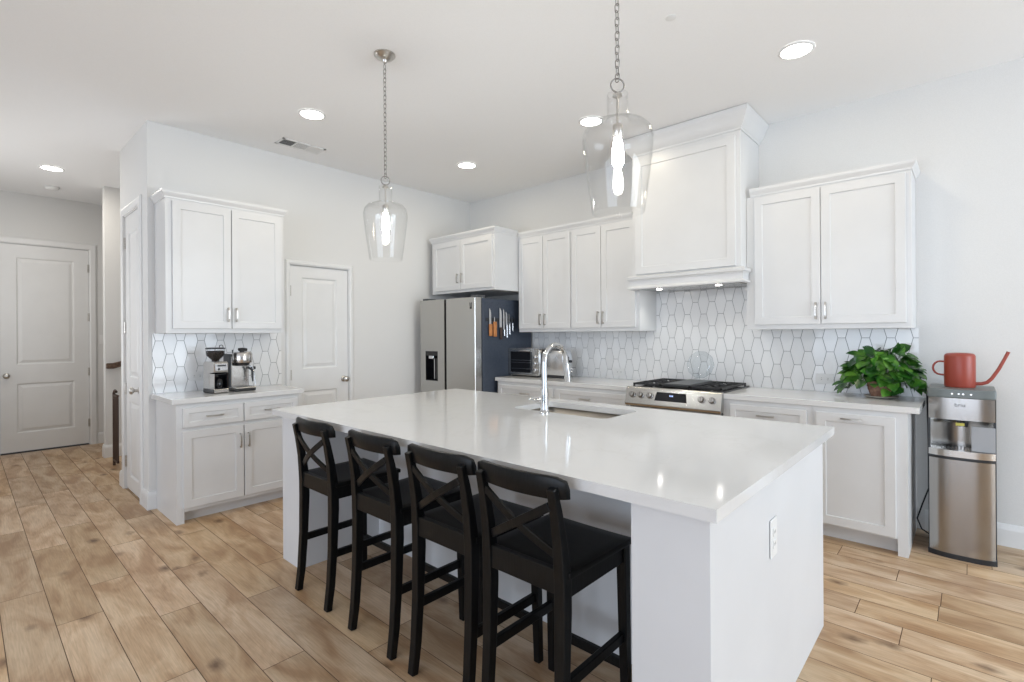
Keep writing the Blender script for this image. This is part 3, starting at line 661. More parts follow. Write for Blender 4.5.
# ------------------------------------------------------------------ bar stools (local: forward +x)
def make_stool(label, group):
    t = thing('bar_stool', label, 'stool', (1.43, 0, 0), 0, group)
    def ox_(x): return x - 1.43
    bm = nb()   # seat: slightly tapered, softly dished slab
    nx, ny = 8, 8; zt = .628; hw0, hw1 = .182, .19; x0, x1 = 1.258, 1.638
    def sv(i, j, top):
        u_, v_ = i / nx, j / ny; x = x0 + (x1 - x0) * u_; hw = hw0 + (hw1 - hw0) * u_
        dz = -.006 * math.sin(PI * v_) * (1 - .6 * u_) if top else 0
        return (ox_(x), (v_ * 2 - 1) * hw, (zt if top else zt - .022) + dz)
    T = [[bm.verts.new(sv(i, j, True)) for j in range(ny + 1)] for i in range(nx + 1)]; Bv = [[bm.verts.new(sv(i, j, False)) for j in range(ny + 1)] for i in range(nx + 1)]
    for i in range(nx):
        for j in range(ny):
            bm.faces.new((T[i][j], T[i + 1][j], T[i + 1][j + 1], T[i][j + 1])); bm.faces.new((Bv[i][j], Bv[i][j + 1], Bv[i + 1][j + 1], Bv[i + 1][j]))
    for i in range(nx):
        for j in (0, ny): bm.faces.new((T[i][j], Bv[i][j], Bv[i + 1][j], T[i + 1][j]))
    for j in range(ny):
        for i in (0, nx): bm.faces.new((T[i][j], T[i][j + 1], Bv[i][j + 1], Bv[i][j]))
    mk('seat', bm, m_seat, t, smooth=40, bevel=.004)
    for s in (-1, 1):
        bm = nb()
        bar(bm, [(ox_(1.222), s * .158, 0), (ox_(1.238), s * .158, .12), (ox_(1.250), s * .158, .30), (ox_(1.256), s * .158, .50), (ox_(1.255), s * .158, .60), (ox_(1.243), s * .157, .72), (ox_(1.225), s * .156, .82), (ox_(1.206), s * .156, .897)],
            [.034, .036, .038, .04, .04, .036, .033, .030], [.030, .033, .036, .042, .042, .034, .028, .022], (0, 1, 0))
        mk('leg', bm, m_black, t, bevel=.003)
    for s in (-1, 1):
        bm = nb(); bar(bm, [(ox_(1.622), s * .168, 0), (ox_(1.616), s * .165, .30), (ox_(1.612), s * .163, .606)], [.030, .034, .038], [.030, .034, .038], (0, 1, 0)); mk('leg', bm, m_black, t, bevel=.003)
    bm = nb()
    for s in (-1, 1): box(bm, ox_(1.272), ox_(1.60), s * .163 - .010, s * .163 + .010, .545, .606)
    box(bm, ox_(1.603), ox_(1.621), -.15, .15, .545, .606); mk('seat_frame', bm, m_black, t, bevel=.002)
    bm = nb(); box(bm, ox_(1.240), ox_(1.262), -.145, .145, .556, .634); mk('rear_rail', bm, m_black, t, bevel=.003)
    for s in (-1, 1):
        bm = nb(); box(bm, ox_(1.255), ox_(1.61), s * .161 - .010, s * .161 + .010, .254, .290); mk('stretcher', bm, m_black, t, bevel=.003)
    bm = nb(); box(bm, ox_(1.607), ox_(1.627), -.150, .150, .148, .184); mk('stretcher', bm, m_black, t, bevel=.003)
    # curved back rail
    bm = nb(); n = 12; rows = []
    for i in range(n + 1):
        y = -.192 + .384 * i / n; k = (y / .192) ** 2
        xr = 1.200 + .030 * k; zc = 0
        pr = [(-.010, .858), (.012, .853), (.010, .89), (.004, .915), (-.004, .932), (-.016, .929), (-.017, .89)]
        e_ = .006 * (k ** 6)
        rows.append([bm.verts.new((ox_(xr + dx), y, z - (e_ * 2 if z > .91 else -e_ if z < .87 else 0))) for dx, z in pr])
    for r0, r1 in zip(rows, rows[1:]):
        for k in range(len(r0)): bm.faces.new((r0[k], r0[(k + 1) % len(r0)], r1[(k + 1) % len(r0)], r1[k]))
    bm.faces.new(list(reversed(rows[0]))); bm.faces.new(rows[-1])
    for v in bm.verts: v.co.x += .012
    mk('back_rail', bm, m_black, t, smooth=45, bevel=.003)
    for s in (-1, 1):
        bm = nb(); pts = []
        for i in range(9):
            u_ = i / 8; y = s * (-.142 + .284 * u_); z = .838 - .165 * u_; x = 1.214 + .036 * u_ - .018 * math.sin(PI * u_)
            pts.append((ox_(x - s * .003), y, z))
        bar(bm, pts, .011, .028, (1, 0, .1)); mk('cross_slat', bm, m_black, t, bevel=.002)
    return t
GS = 'black stools along the island'
s0 = make_stool('black cross-back bar stool farthest from the camera, beside the island end by the coffee counter', GS)
st = [(2.520, s0['label']), (1.973, 'black cross-back bar stool, second from the far end of the island'), (1.507, 'black cross-back bar stool, second nearest to the camera'), (1.095, 'black cross-back bar stool nearest the camera, beside the island end panel')]
stools = [s0] + [copy_tree(s0) for _ in range(3)]
for o, (y, lb) in zip(stools, st): place(o, (1.43, y, 0), 0, lb)

# ------------------------------------------------------------------ pendants and ceiling fixtures
def make_pendant(label):
    t = thing('pendant_lamp', label, 'pendant light', (0, 0, H), 0, 'glass pendants above the island')
    bm = nb(); lathe(bm, [(.064, -.0005), (.064, -.008), (.056, -.014), (.05, -.022), (.03, -.03), (.016, -.036), (.012, -.05), (.006, -.056)], 28); mk('canopy', bm, m_nickel, t, smooth=40)
    z = -.06; k = 0; bm = nb(); ztop = -.735
    while z > ztop:
        ln = .034; w_ = .0085; pts = []
        for i in range(12):
            th = 2 * PI * i / 12; px = w_ * math.cos(th); pz = (ln / 2 - w_) * (1 if math.sin(th) >= 0 else -1) + w_ * math.sin(th)
            pts.append((px, 0, z - ln / 2 + pz) if k % 2 == 0 else (0, px, z - ln / 2 + pz))
        tube(bm, pts, .0019, 6, closed=True); z -= ln - .0075; k += 1
    mk('chain', bm, m_chain, t, smooth=60)
    bm = nb(); R_ = .026; zr = z - R_ + .006
    tube(bm, [(R_ * math.cos(2 * PI * i / 24) * .75, -R_ * math.cos(2 * PI * i / 24) * .66, zr + R_ * math.sin(2 * PI * i / 24)) for i in range(24)], .003, 8, closed=True); mk('hanging_ring', bm, m_chain, t, smooth=60)
    zc = zr - R_ - .004    # top of the cap
    bm = nb(); lathe(bm, [(.004, zc + .006), (.008, zc), (.017, zc - .004), (.019, zc - .012), (.008, zc - .018), (.0045, zc - .022), (.0045, zc - .115)], 20)
    mk('stem', bm, m_nickel, t, smooth=40)
    bm = nb(); lathe(bm, [(.0045, zc - .115), (.017, zc - .12), (.019, zc - .125), (.019, zc - .165), (.015, zc - .17)], 20); mk('socket', bm, m_nickel, t, smooth=40)
    zs = zc - .004
    prof = [(.040, zs), (.040, zs - .085), (.045, zs - .098), (.075, zs - .105), (.108, zs - .118), (.126, zs - .14), (.133, zs - .17), (.131, zs - .20), (.122, zs - .28), (.110, zs - .37), (.099, zs - .445), (.098, zs - .45)]
    fine = []
    for (r0, h0), (r1, h1) in zip(prof, prof[1:]):
        for i in range(3): fine.append((r0 + (r1 - r0) * i / 3, h0 + (h1 - h0) * i / 3))
    fine.append(prof[-1])
    bm = nb(); lathe(bm, fine, 48, cap=False); o = mk('glass_shade', bm, m_glass, t, smooth=80); md = o.modifiers.new('thickness', 'SOLIDIFY'); md.thickness = .003; md.offset = -1
    bm = nb(); zb = zc - .17
    lathe(bm, [(.013, zb), (.016, zb - .015), (.020, zb - .04), (.0225, zb - .07), (.021, zb - .095), (.012, zb - .112), (.003, zb - .117)], 24); mk('bulb', bm, m_bulb, t, smooth=80)
    return t
p1 = make_pendant('clear glass pendant lamp hanging farther away, left of the refrigerator'); place(p1, (1.75, 2.63, H - .0005), .3)
p2 = copy_tree(p1); place(p2, (1.685, .985, H - .0005), 0, 'clear glass pendant lamp hanging nearest the camera, in front of the range hood')

def make_can(label):
    t = thing('recessed_light', label, 'ceiling light', (0, 0, H), 0, 'round recessed lights in the ceiling')
    bm = nb(); lathe(bm, [(.100, -.0005), (.099, -.004), (.094, -.007), (.084, -.008), (.083, -.004)], 36, cap=False); mk('trim_ring', bm, m_trim, t, smooth=40)
    bm = nb(); lathe(bm, [(.083, -.0035), (.083, -.0055), (.05, -.0062), (.002, -.0064)], 36); mk('diffuser', bm, m_led, t, smooth=40)
    arealight('can_glow', (0, 0, -.012), (0, 0, 0), .16, .16, *pc('can'), t, 'DISK')
    return t
c0 = make_can('round recessed ceiling light above the pantry wall, right of the air vent')
cs = [(1.836, 3.746, c0['label']), (3.448, 3.74, 'smallest-looking recessed ceiling light, near the kitchen corner above the refrigerator'), (3.422, 2.243, 'round recessed ceiling light just left of the range hood crown'), (3.417, .77, 'round recessed ceiling light nearest the top right, right of the near pendant'), (.63, 6.85, 'round recessed ceiling light in the hall at the far left')]
for i, (x, y, lb) in enumerate(cs):
    o = c0 if i == 0 else copy_tree(c0); place(o, (x, y, H - .0005), 0, lb)
    if i == 4:
        for ch in o.children:
            if ch.type == 'LIGHT': ch.data = ch.data.copy(); ch.data.energy, ch.data.color = pc('hcan')
t = thing('smoke_detector', 'small round white smoke detector on the hall ceiling', 'smoke detector', (.71, 7.71, H - .0005))
bm = nb(); lathe(bm, [(.065, 0), (.065, -.012), (.058, -.03), (.04, -.036), (.003, -.037)], 28); mk('housing', bm, m_white, t, smooth=40)
t = thing('sprinkler_cover', 'tiny round white cover plate on the ceiling above the island', 'ceiling cover', (2.60, 1.19, H - .0005))
bm = nb(); lathe(bm, [(.028, 0), (.028, -.003), (.026, -.004), (.002, -.0042)], 24); mk('plate', bm, m_white, t, smooth=40)
t = thing('air_vent', 'rectangular white ceiling air vent near the pantry wall', 'vent', (2.075, 4.45, H - .0005))
bm = nb(); Lv, Wv = .195, .085
box(bm, -Lv, Lv, -Wv, -Wv + .018, -.006, 0); box(bm, -Lv, Lv, Wv - .018, Wv, -.006, 0); box(bm, -Lv, -Lv + .018, -Wv, Wv, -.006, 0); box(bm, Lv - .018, Lv, -Wv, Wv, -.006, 0)
for x in (-.06, .06): box(bm, x - .006, x + .006, -Wv, Wv, -.0065, 0)
mk('frame', bm, m_white, t)
bm = nb(); box(bm, -Lv + .01, Lv - .01, -Wv + .01, Wv - .01, -.0008, -.0002); mk('duct_opening', bm, m_gplast, t)
for ci in range(3):
    bm = nb(); xa = -Lv + .018 + ci * (2 * Lv - .036) / 3
    for k in range(9):
        x = xa + .008 + k * .0135; tl3 = (-.004, .0, .004)[ci]
        bar(bm, [(x, -Wv + .018, -.004), (x, Wv - .018, -.004)], .009 if ci != 0 else .006, .001, (1, 0, (.9, .0, -.45)[ci]))
    mk('louvre', bm, m_white, t)

# ------------------------------------------------------------------ refrigerator
FY1, FY0, FXF, FZ = 4.662, 3.752, 3.555, 1.768
t = thing('refrigerator', 'stainless side-by-side refrigerator with ice dispenser and dark blue-grey side', 'refrigerator', (X2 - .03, FY1, 0), RW)
wf = FY1 - FY0; df = X2 - .03 - FXF
bm = nb(); box(bm, .0, wf, -df + .11, 0, .02, FZ - .02, .004); mk('body', bm, m_fside, t)
sp = FY1 - 4.225
def fdoor(name, a_, b_):
    bm = nb(); box(bm, a_, b_, -df, -df + .10, .06, FZ - .012, .008); return mk(name, bm, m_steelh, t)
# left (freezer) door with dispenser recess, built around the opening
dz0, dz1, dx0, dx1 = .855, 1.185, .095, .31
bm = nb(); a_, b_ = .003, sp - .012
box(bm, a_, dx0, -df, -df + .085, .06, FZ - .012); box(bm, dx1, b_, -df, -df + .085, .06, FZ - .012); box(bm, dx0, dx1, -df, -df + .085, .06, dz0); box(bm, dx0, dx1, -df, -df + .085, dz1, FZ - .012)
d1 = mk('door', bm, m_steelh, t)
bm = nb(); box(bm, dx0, dx1, -df + .07, -df + .08, dz0, dz1); box(bm, dx0, dx0 + .006, -df + .002, -df + .07, dz0, dz1); box(bm, dx1 - .006, dx1, -df + .002, -df + .07, dz0, dz1); box(bm, dx0, dx1, -df + .002, -df + .07, dz1 - .05, dz1); box(bm, dx0, dx1, -df + .002, -df + .07, dz0, dz0 + .008)
mk('dispenser', bm, m_bglass, d1)
bm = nb(); box(bm, dx0 + .05, dx0 + .13, -df + .004, -df + .05, dz1 - .085, dz1 - .05, .004); box(bm, dx0 + .115, dx0 + .125, -df + .03, -df + .04, dz0 + .02, dz1 - .085); mk('dispenser_nozzle', bm, m_steell, d1)
d2 = fdoor('door', sp + .016, wf - .002)
bm = nb(); box(bm, sp - .011, sp + .015, -df + .03, -df + .09, .06, FZ - .015); mk('handle_recess', bm, m_dark, t)
bm = nb()
prism(bm, [(.844, 1.632), (.850, 1.632), (.853, 1.69), (.862, 1.69), (.861, 1.70), (.846, 1.70)], 'Y', -df - .0012, -df + .001)
prism(bm, [(.844 - .008, 1.632), (.866, 1.632), (.866, 1.642), (.836, 1.642)], 'Y', -df - .0012, -df + .001)
prism(bm, [(.834, 1.64), (.842, 1.64), (.842, 1.70), (.834, 1.70)], 'Y', -df - .0012, -df + .001)
bm.free(); bm = nb()
for pl in ([(.832, 1.70), (.842, 1.70), (.847, 1.65), (.836, 1.65)], [(.857, 1.70), (.867, 1.70), (.863, 1.65), (.853, 1.65)], [(.834, 1.635), (.865, 1.635), (.865, 1.65), (.834, 1.65)]):
    prism(bm, pl, 'Y', -df - .0012, -df + .001)
mk('badge', bm, m_text, d2)
bm = nb(); box(bm, wf - .09, wf - .01, -df + .03, -df + .16, FZ - .0195, FZ + .012, .004); box(bm, .01, .09, -df + .03, -df + .16, FZ - .0195, FZ + .012, .004); mk('hinge_cover', bm, m_gplast, t)
bm = nb(); box(bm, .01, wf - .01, -df + .1, -.05, 0, .02); mk('base_grille', bm, m_plast, t)
# magnetic strip and knives on the fridge side (side faces -Y at Y = FY0)
t = thing('knife_rack', 'slim dark magnetic knife strip on the refrigerator side', 'knife rack', (3.93, FY0 - .0005, 1.525))
bm = nb(); box(bm, -.22, .22, -.010, 0, -.018, .018, .002); mk('strip', bm, m_plast, t)
def knife(x, zt_, zj, zb_, bw, label, hm, hw, name='knife', cat='knife', fork=False, broad=False):
    t = thing(name, label, cat, (x, FY0 - .0105, zb_), 0)
    bm = nb(); h_ = zt_ - zb_; j = zj - zb_
    if fork: prism(bm, [(-bw / 2, j), (bw / 2, j), (bw / 2, h_), (bw * .2, h_), (bw * .2, h_ - .07), (-bw * .2, h_ - .07), (-bw * .2, h_), (-bw / 2, h_)], 'Y', -.003, 0)
    else: prism(bm, [(-bw / 2, j), (bw / 2, j), (bw / 2, j + (h_ - j) * .6), (bw * .35, j + (h_ - j) * .85), (-bw * .3, h_), (-bw / 2, h_ - .01)], 'Y', -.0025, 0)
    mk('blade', bm, m_steell, t)
    bm = nb(); box(bm, -hw / 2, hw / 2, -.018, -.0005, 0, j + .004, .005); mk('handle', bm, hm, t)
knife(3.765, 1.645, 1.475, 1.35, .030, 'knife with orange wooden handle, nearest the refrigerator doors', m_orange, .042)
knife(3.83, 1.56, 1.50, 1.345, .012, 'short tool with broad orange wooden handle on the knife strip', m_orange, .045, 'peeler', 'tool')
knife(3.925, 1.655, 1.44, 1.315, .034, 'longest knife with wide steel blade in the middle of the strip', m_kdark, .030)
knife(3.975, 1.645, 1.42, 1.35, .022, 'narrow knife with steel handle right of the longest knife', m_steell, .018)
knife(4.018, 1.615, 1.47, 1.33, .028, 'pale steel-handled knife with pointed blade', m_steell, .022)
knife(4.06, 1.60, 1.48, 1.362, .018, 'small steel knife second from the wall end', m_steell, .018)
knife(4.108, 1.57, 1.49, 1.40, .014, 'smallest steel knife at the wall end of the strip', m_steell, .014)

# ------------------------------------------------------------------ toaster oven and toaster
t = thing('toaster_oven', 'wide champagne steel toaster oven with dark glass door beside the refrigerator', 'toaster oven', (4.05, 3.747, .9145), RW)
w_ = .43
for x in (.03, w_ - .03):
    for y in (.03, .28):
        bm = nb(); lathe(bm, [(.014, 0), (.014, .016)], 12, (x, y, 0)); mk('foot', bm, m_plast, t)
bm = nb(); box(bm, 0, w_, .012, .33, .014, .30, .008); mk('housing', bm, m_steelh, t)
bm = nb(); box(bm, .0, w_, 0, .013, .016, .045, .003); box(bm, 0, .035, 0, .013, .045, .30); box(bm, .345, w_, 0, .013, .045, .30); box(bm, .035, .345, 0, .013, .268, .30); fr_ = mk('front_frame', bm, m_steelh, t)
bm = nb(); box(bm, .038, .342, -.004, .011, .048, .266, .003); dd = mk('door', bm, m_bglass, t)
bm = nb()
for z in (.085, .15, .175): box(bm, .05, .33, -.0055, -.0042, z, z + .003)
mk('rack_line', bm, m_steelh, dd)
bm = nb(); tube(bm, [(.06, -.004, .275), (.06, -.03, .278), (.32, -.03, .278), (.32, -.004, .275)], .006, 8); mk('handle', bm, m_steell, dd, smooth=50)
for z in (.08, .145, .21):
    bm = nb(); lathe(bm, [(.020, .0005), (.019, -.016), (.015, -.019)], 20, (.388, 0, z), 'Y'); mk('knob', bm, m_steell, t, smooth=40)
bm = nb(); box(bm, -.003, w_ + .003, .0, .335, .3, .306, .002); mk('top_plate', bm, m_steell, t)
t = thing('toaster', 'silver two-slice toaster with black base beside the toaster oven', 'toaster', (4.10, 3.308, .9145), RW)
w_ = .265; dp = .16
bm = nb(); box(bm, .004, w_ - .004, .004, dp - .004, 0, .03, .006); mk('base', bm, m_plast, t)
bm = nb(); prof = [(.0, .03)] + [(.0, .20)] + [(.05 - .05 * math.cos(PI / 2 * i / 6), .24 + .05 * math.sin(PI / 2 * i / 6)) for i in range(7)] + [(dp - .05 + .05 * math.sin(PI / 2 * i / 6), .24 + .05 * math.cos(PI / 2 * i / 6)) for i in range(7)] + [(dp, .03)]
prism(bm, prof, 'X', 0, w_); mk('housing', bm, m_steell, t, smooth=30, bevel=.006)
bm = nb(); box(bm, .03, w_ - .03, .04, .065, .2895, .2915); box(bm, .03, w_ - .03, .105, .13, .2895, .2915); mk('slot', bm, m_dark, t)
bm = nb(); box(bm, w_ - .0005, w_ + .002, .095, .105, .07, .22); sl = mk('lever_slot', bm, m_dark, t)
bm = nb(); box(bm, w_ + .002, w_ + .03, .08, .12, .16, .185, .004); mk('lever', bm, m_plast, t)
for z in (.06, .09):
    bm = nb(); lathe(bm, [(.012, 0), (.011, .008)], 16, (w_, .16, z), 'X'); mk('button', bm, m_steell, t)

# ------------------------------------------------------------------ range
t = thing('gas_range', 'stainless slide-in gas range with black grates between the worktops', 'range', (3.80, 2.127, 0), RW)
wr = .754; dr = X2 - .02 - 3.80
bm = nb(); box(bm, .002, wr - .002, .03, dr, .04, .895, .003); mk('body', bm, m_gplast, t)
bm = nb(); box(bm, .03, wr - .03, .08, dr - .02, 0, .04); mk('base', bm, m_plast, t)
bm = nb(); box(bm, -.0045, wr + .0045, .045, dr, .9155, .925, .002); ck = mk('cooktop', bm, m_bglass, t)
bm = nb(); prism(bm, [(-.048, .79), (-.040, .772), (.024, .772), (.024, .926), (.0, .926), (-.012, .918)], 'X', -.018, wr + .018); cp = mk('control_panel', bm, m_steelh, t, bevel=.003)
bm = nb(); box(bm, .002, wr - .002, .024, .05, .772, .9155); mk('panel_back', bm, m_gplast, t)
sl_ = math.atan2(.036, .128)
def on_panel(z): return -.048 + .036 * (z - .79) / .128
for kx in (.045, .123, .203, .625, .705):
    kz = .862; bm = nb(); lathe(bm, [(.027, 0), (.027, -.004), (.022, -.006), (.021, -.026), (.018, -.030), (.003, -.031)], 24, (0, 0, 0), 'Y')
    box(bm, -.003, .003, -.035, -.028, -.018, .018); k_ = mk('knob', bm, m_knob, t, smooth=35); k_.location = (kx, on_panel(kz), kz); k_.rotation_euler = (-sl_, 0, 0)
bm = nb(); prism(bm, [(.258, -.034), (.524, -.034), (.512, .036), (.272, .036)], 'Y', -.0025, .002); ds = mk('display', bm, m_bglass, t); ds.location = (-.012, on_panel(.860), .860); ds.rotation_euler = (-sl_, 0, 0)
bm = nb()
for i in range(3): box(bm, .382 + i * .011, .388 + i * .011, -.0032, -.0026, .006, .016)
mk('clock_digits', bm, m_blue, ds)
bm = nb(); box(bm, .003, wr - .003, -.003, .03, .22, .765, .004); od = mk('oven_door', bm, m_steelh, t)
bm = nb(); box(bm, .06, wr - .06, -.0045, -.0028, .30, .64, .001); mk('door_window', bm, m_bglass, od)
bm = nb(); tube(bm, [(.04, -.003, .715), (.04, -.05, .72), (wr - .04, -.05, .72), (wr - .04, -.003, .715)], .011, 12); mk('door_handle', bm, m_steell, od, smooth=50)
bm = nb(); box(bm, .003, wr - .003, -.001, .03, .05, .21, .004); mk('drawer', bm, m_steelh, t)
for gi, (ga, gb) in enumerate(((.008, .252), (.256, .498), (.502, wr - .008))):
    bm = nb(); y0, y1, z0, z1 = .055, dr - .05, .936, .950; bw = .012
    box(bm, ga, gb, y0, y0 + bw, z0, z1); box(bm, ga, gb, y1 - bw, y1, z0, z1); box(bm, ga, ga + bw, y0, y1, z0, z1); box(bm, gb - bw, gb, y0, y1, z0, z1)
    cx = (ga + gb) / 2
    if gi != 1:
        for cy in (y0 + .14, y1 - .14):
            for i in range(6):
                th = PI / 3 * i + PI / 6; q1 = (cx + .03 * math.cos(th), cy + .03 * math.sin(th)); q2 = (cx + .118 * math.cos(th), cy + .135 * math.sin(th))
                q2 = (max(ga + .006, min(gb - .006, q2[0])), max(y0 + .005, min(y1 - .005, q2[1])))
                bar(bm, [(q1[0], q1[1], z1 - .007), (q2[0], q2[1], z1 - .007)], .009, .013, (0, 0, 1))
        box(bm, ga, gb, (y0 + y1) / 2 - .006, (y0 + y1) / 2 + .006, z0, z1)
        for cy in (y0 + .14, y1 - .14): lathe(bm, [(.042, .925), (.04, .934), (.028, .936), (.003, .938)], 20, (cx, cy, 0))
    for x in (ga + .006, gb - .006):
        for y in (y0 + .006, y1 - .006): box(bm, x - .006, x + .006, y - .006, y + .006, .9245, z0)
    mk('grate', bm, m_iron, t)
    if gi == 1:
        bm = nb(); box(bm, ga + .02, gb - .02, y0 + .03, y1 - .03, .944, .957, .004); mk('griddle', bm, m_gplast, t)
# glass plate behind range
t = thing('glass_plate', 'round clear cut-glass plate leaning on the tile behind the range', 'plate', (4.405, 1.765, .9585), 0)
bm = nb(); R_ = .120; seg = 48; rings = []
for (rr, dx) in ((.004, 0), (.03, .004), (.06, -.004), (.085, .004), (.105, -.006), (R_, -.014)):
    rings.append([bm.verts.new((dx + rr * .0, (rr + .0025 * math.cos(10 * 2 * PI * i / seg)) * math.cos(2 * PI * i / seg), (rr + .0025 * math.cos(10 * 2 * PI * i / seg)) * math.sin(2 * PI * i / seg))) for i in range(seg)])
for r0, r1 in zip(rings, rings[1:]):
    for i in range(seg): bm.faces.new((r0[i], r0[(i + 1) % seg], r1[(i + 1) % seg], r1[i]))
bm.faces.new(rings[0])
o = mk('dish', bm, m_glassd, t, smooth=40); o.location = (.018, 0, .128); o.rotation_euler = (0, math.radians(10), 0); md = o.modifiers.new('thickness', 'SOLIDIFY'); md.thickness = .006
# small stand for plate
bm = nb()
for s in (-.04, .04): tube(bm, [(-.03, s, .0045), (.045, s, .0045), (.05, s, .07)], .003, 6)
mk('stand', bm, m_glassd, t, smooth=40)

# ------------------------------------------------------------------ coffee grinder (front -y)
t = thing('coffee_grinder', 'steel burr coffee grinder with bean-filled clear hopper', 'coffee grinder', (1.385, 4.50, .9145), .12)
bm = nb(); box(bm, -.058, .058, -.10, .09, 0, .035, .008); mk('base', bm, m_plast, t)
bm = nb(); prism(bm, [(-.02, .03), (.09, .03), (.09, .235), (.07, .25), (-.085, .25), (-.10, .235), (-.095, .165), (-.02, .155)], 'X', -.055, .055); mk('housing', bm, m_steelv, t, bevel=.005)
bm = nb(); box(bm, -.046, .046, -.102, -.094, .178, .236, .003); cpn = mk('control_panel', bm, m_steell, t)
bm = nb(); box(bm, -.03, .034, -.1035, -.1015, .212, .226, .001); mk('display', bm, m_gplast, cpn)
bm = nb(); lathe(bm, [(.009, -.1015), (.008, -.106)], 16, (-.02, 0, .192), 'Y'); mk('button', bm, m_plast, cpn)
bm = nb(); box(bm, -.050, .055, -.024, -.018, .036, .155); box(bm, .044, .056, -.098, -.02, .036, .158); box(bm, -.050, .055, -.098, -.02, .148, .1545); mk('recess', bm, m_bglass, t)
bm = nb(); lathe(bm, [(.03, .037), (.033, .06), (.033, .10), (.012, .125)], 20, (0, -.055, 0)); mk('grounds_bin', bm, m_bglass, t, smooth=40)
bm = nb(); box(bm, -.055, -.050, -.098, -.02, .03, .155); box(bm, -.055, .055, -.104, -.02, .005, .034, .004); mk('cradle_side', bm, m_steelv, t)
bm = nb(); lathe(bm, [(.028, .25), (.03, .262), (.066, .30), (.069, .335), (.069, .35)], 28, cap=False); hp = mk('hopper', bm, m_glassd, t, smooth=40)
bm = nb(); lathe(bm, [(.024, .252), (.027, .263), (.0625, .30), (.0655, .333), (.05, .336), (.003, .337)], 28); mk('coffee_bean_fill', bm, m_beans, hp, smooth=40, kind='stuff')
bm = nb(); lathe(bm, [(.071, .350), (.071, .358), (.06, .361), (.003, .362)], 28); tube(bm, [(.03, 0, .36), (.033, 0, .377), (.047, 0, .382), (.058, 0, .375), (.06, 0, .36)], .003, 8); mk('lid', bm, m_plast, t, smooth=40)
# espresso machine
t = thing('espresso_machine', 'compact steel espresso machine with steam wand beside the coffee grinder', 'espresso machine', (1.573, 4.52, .9145), .05)
bm = nb(); box(bm, -.085, .085, -.12, .12, 0, .022, .01); mk('base', bm, m_plast, t)
bm = nb(); box(bm, -.083, .083, -.128, .0, .022, .036, .006); mk('drip_tray', bm, m_steelh, t)
bm = nb()
for i in range(9): box(bm, -.065 + i * .0155, -.059 + i * .0155, -.115, -.02, .036, .0375)
mk('tray_slots', bm, m_gplast, t)
bm = nb(); box(bm, -.076, .076, -.01, .12, .022, .290, .012); mk('column', bm, m_steelv, t)
bm = nb(); box(bm, -.080, -.060, -.008, .125, .02, .305, .005); mk('water_tank', bm, m_gplast, t)
bm = nb(); lathe(bm, [(.056, .226), (.072, .233), (.075, .242), (.075, .305), (.068, .318), (.060, .320)], 32, (.004, -.045, 0)); hd = mk('group_head', bm, m_steelv, t, smooth=35)
bm = nb(); lathe(bm, [(.056, .208), (.060, .227)], 24, (0, -.045, 0)); mk('head_collar', bm, m_plast, t)
bm = nb(); tube(bm, [(-.032, -.07, .342), (.0, -.055, .344), (.036, -.045, .338)], [.012, .013, .014], 12); lathe(bm, [(.02, .319), (.018, .335)], 16, (0, -.05, 0)); mk('lid_grip', bm, m_plast, t, smooth=50)
bm = nb(); tube(bm, [(-.06, -.02, .30), (-.063, -.02, .34)], .005, 8); mk('tank_pin', bm, m_gplast, t)
bm = nb(); tube(bm, [(.05, -.05, .208), (.075, -.07, .195), (.082, -.085, .15), (.085, -.10, .05)], [.005, .005, .0045, .0035], 10); mk('steam_wand', bm, m_chrome, t, smooth=50)
bm = nb(); tube(bm, [(.045, -.06, .190), (.066, -.085, .170), (.068, -.09, .075)], [.011, .010, .006], 10); lathe(bm, [(.013, .07), (.013, .1)], 16, (0, -.06, .185), 'X'); mk('wand_grip', bm, m_plast, t, smooth=50)

# ------------------------------------------------------------------ potted pothos
t = thing('potted_pothos', 'leafy green trailing houseplant in woven terracotta pot on the worktop', 'plant', (4.29, .455, .9145))
bm = nb(); lathe(bm, [(.05, 0), (.085, .003), (.100, .010), (.103, .014), (.095, .012), (.06, .007), (.003, .007)], 36); mk('saucer', bm, m_saucer, t, smooth=40)
bm = nb(); seg, rows = 40, 16; rg = []
for j in range(rows + 1):
    z = .008 + .105 * j / rows; R0 = .056 + .022 * math.sin(PI * .5 * min(1, j / rows * 1.3)); ring = []
    for i in range(seg):
        th = 2 * PI * i / seg; rr = R0 + (.0035 if (i // 2 + j // 2) % 2 == 0 else -.001); ring.append(bm.verts.new((rr * math.cos(th), rr * math.sin(th), z)))
    rg.append(ring)
for r0, r1 in zip(rg, rg[1:]):
    for i in range(seg): bm.faces.new((r0[i], r0[(i + 1) % seg], r1[(i + 1) % seg], r1[i]))
bm.faces.new(rg[0][::-1]); bm.faces.new(rg[-1]); mk('pot', bm, m_pot, t, smooth=35)
bm = nb(); lathe(bm, [(.064, .113), (.06, .118), (.003, .12)], 24); mk('soil', bm, m_soil, t)
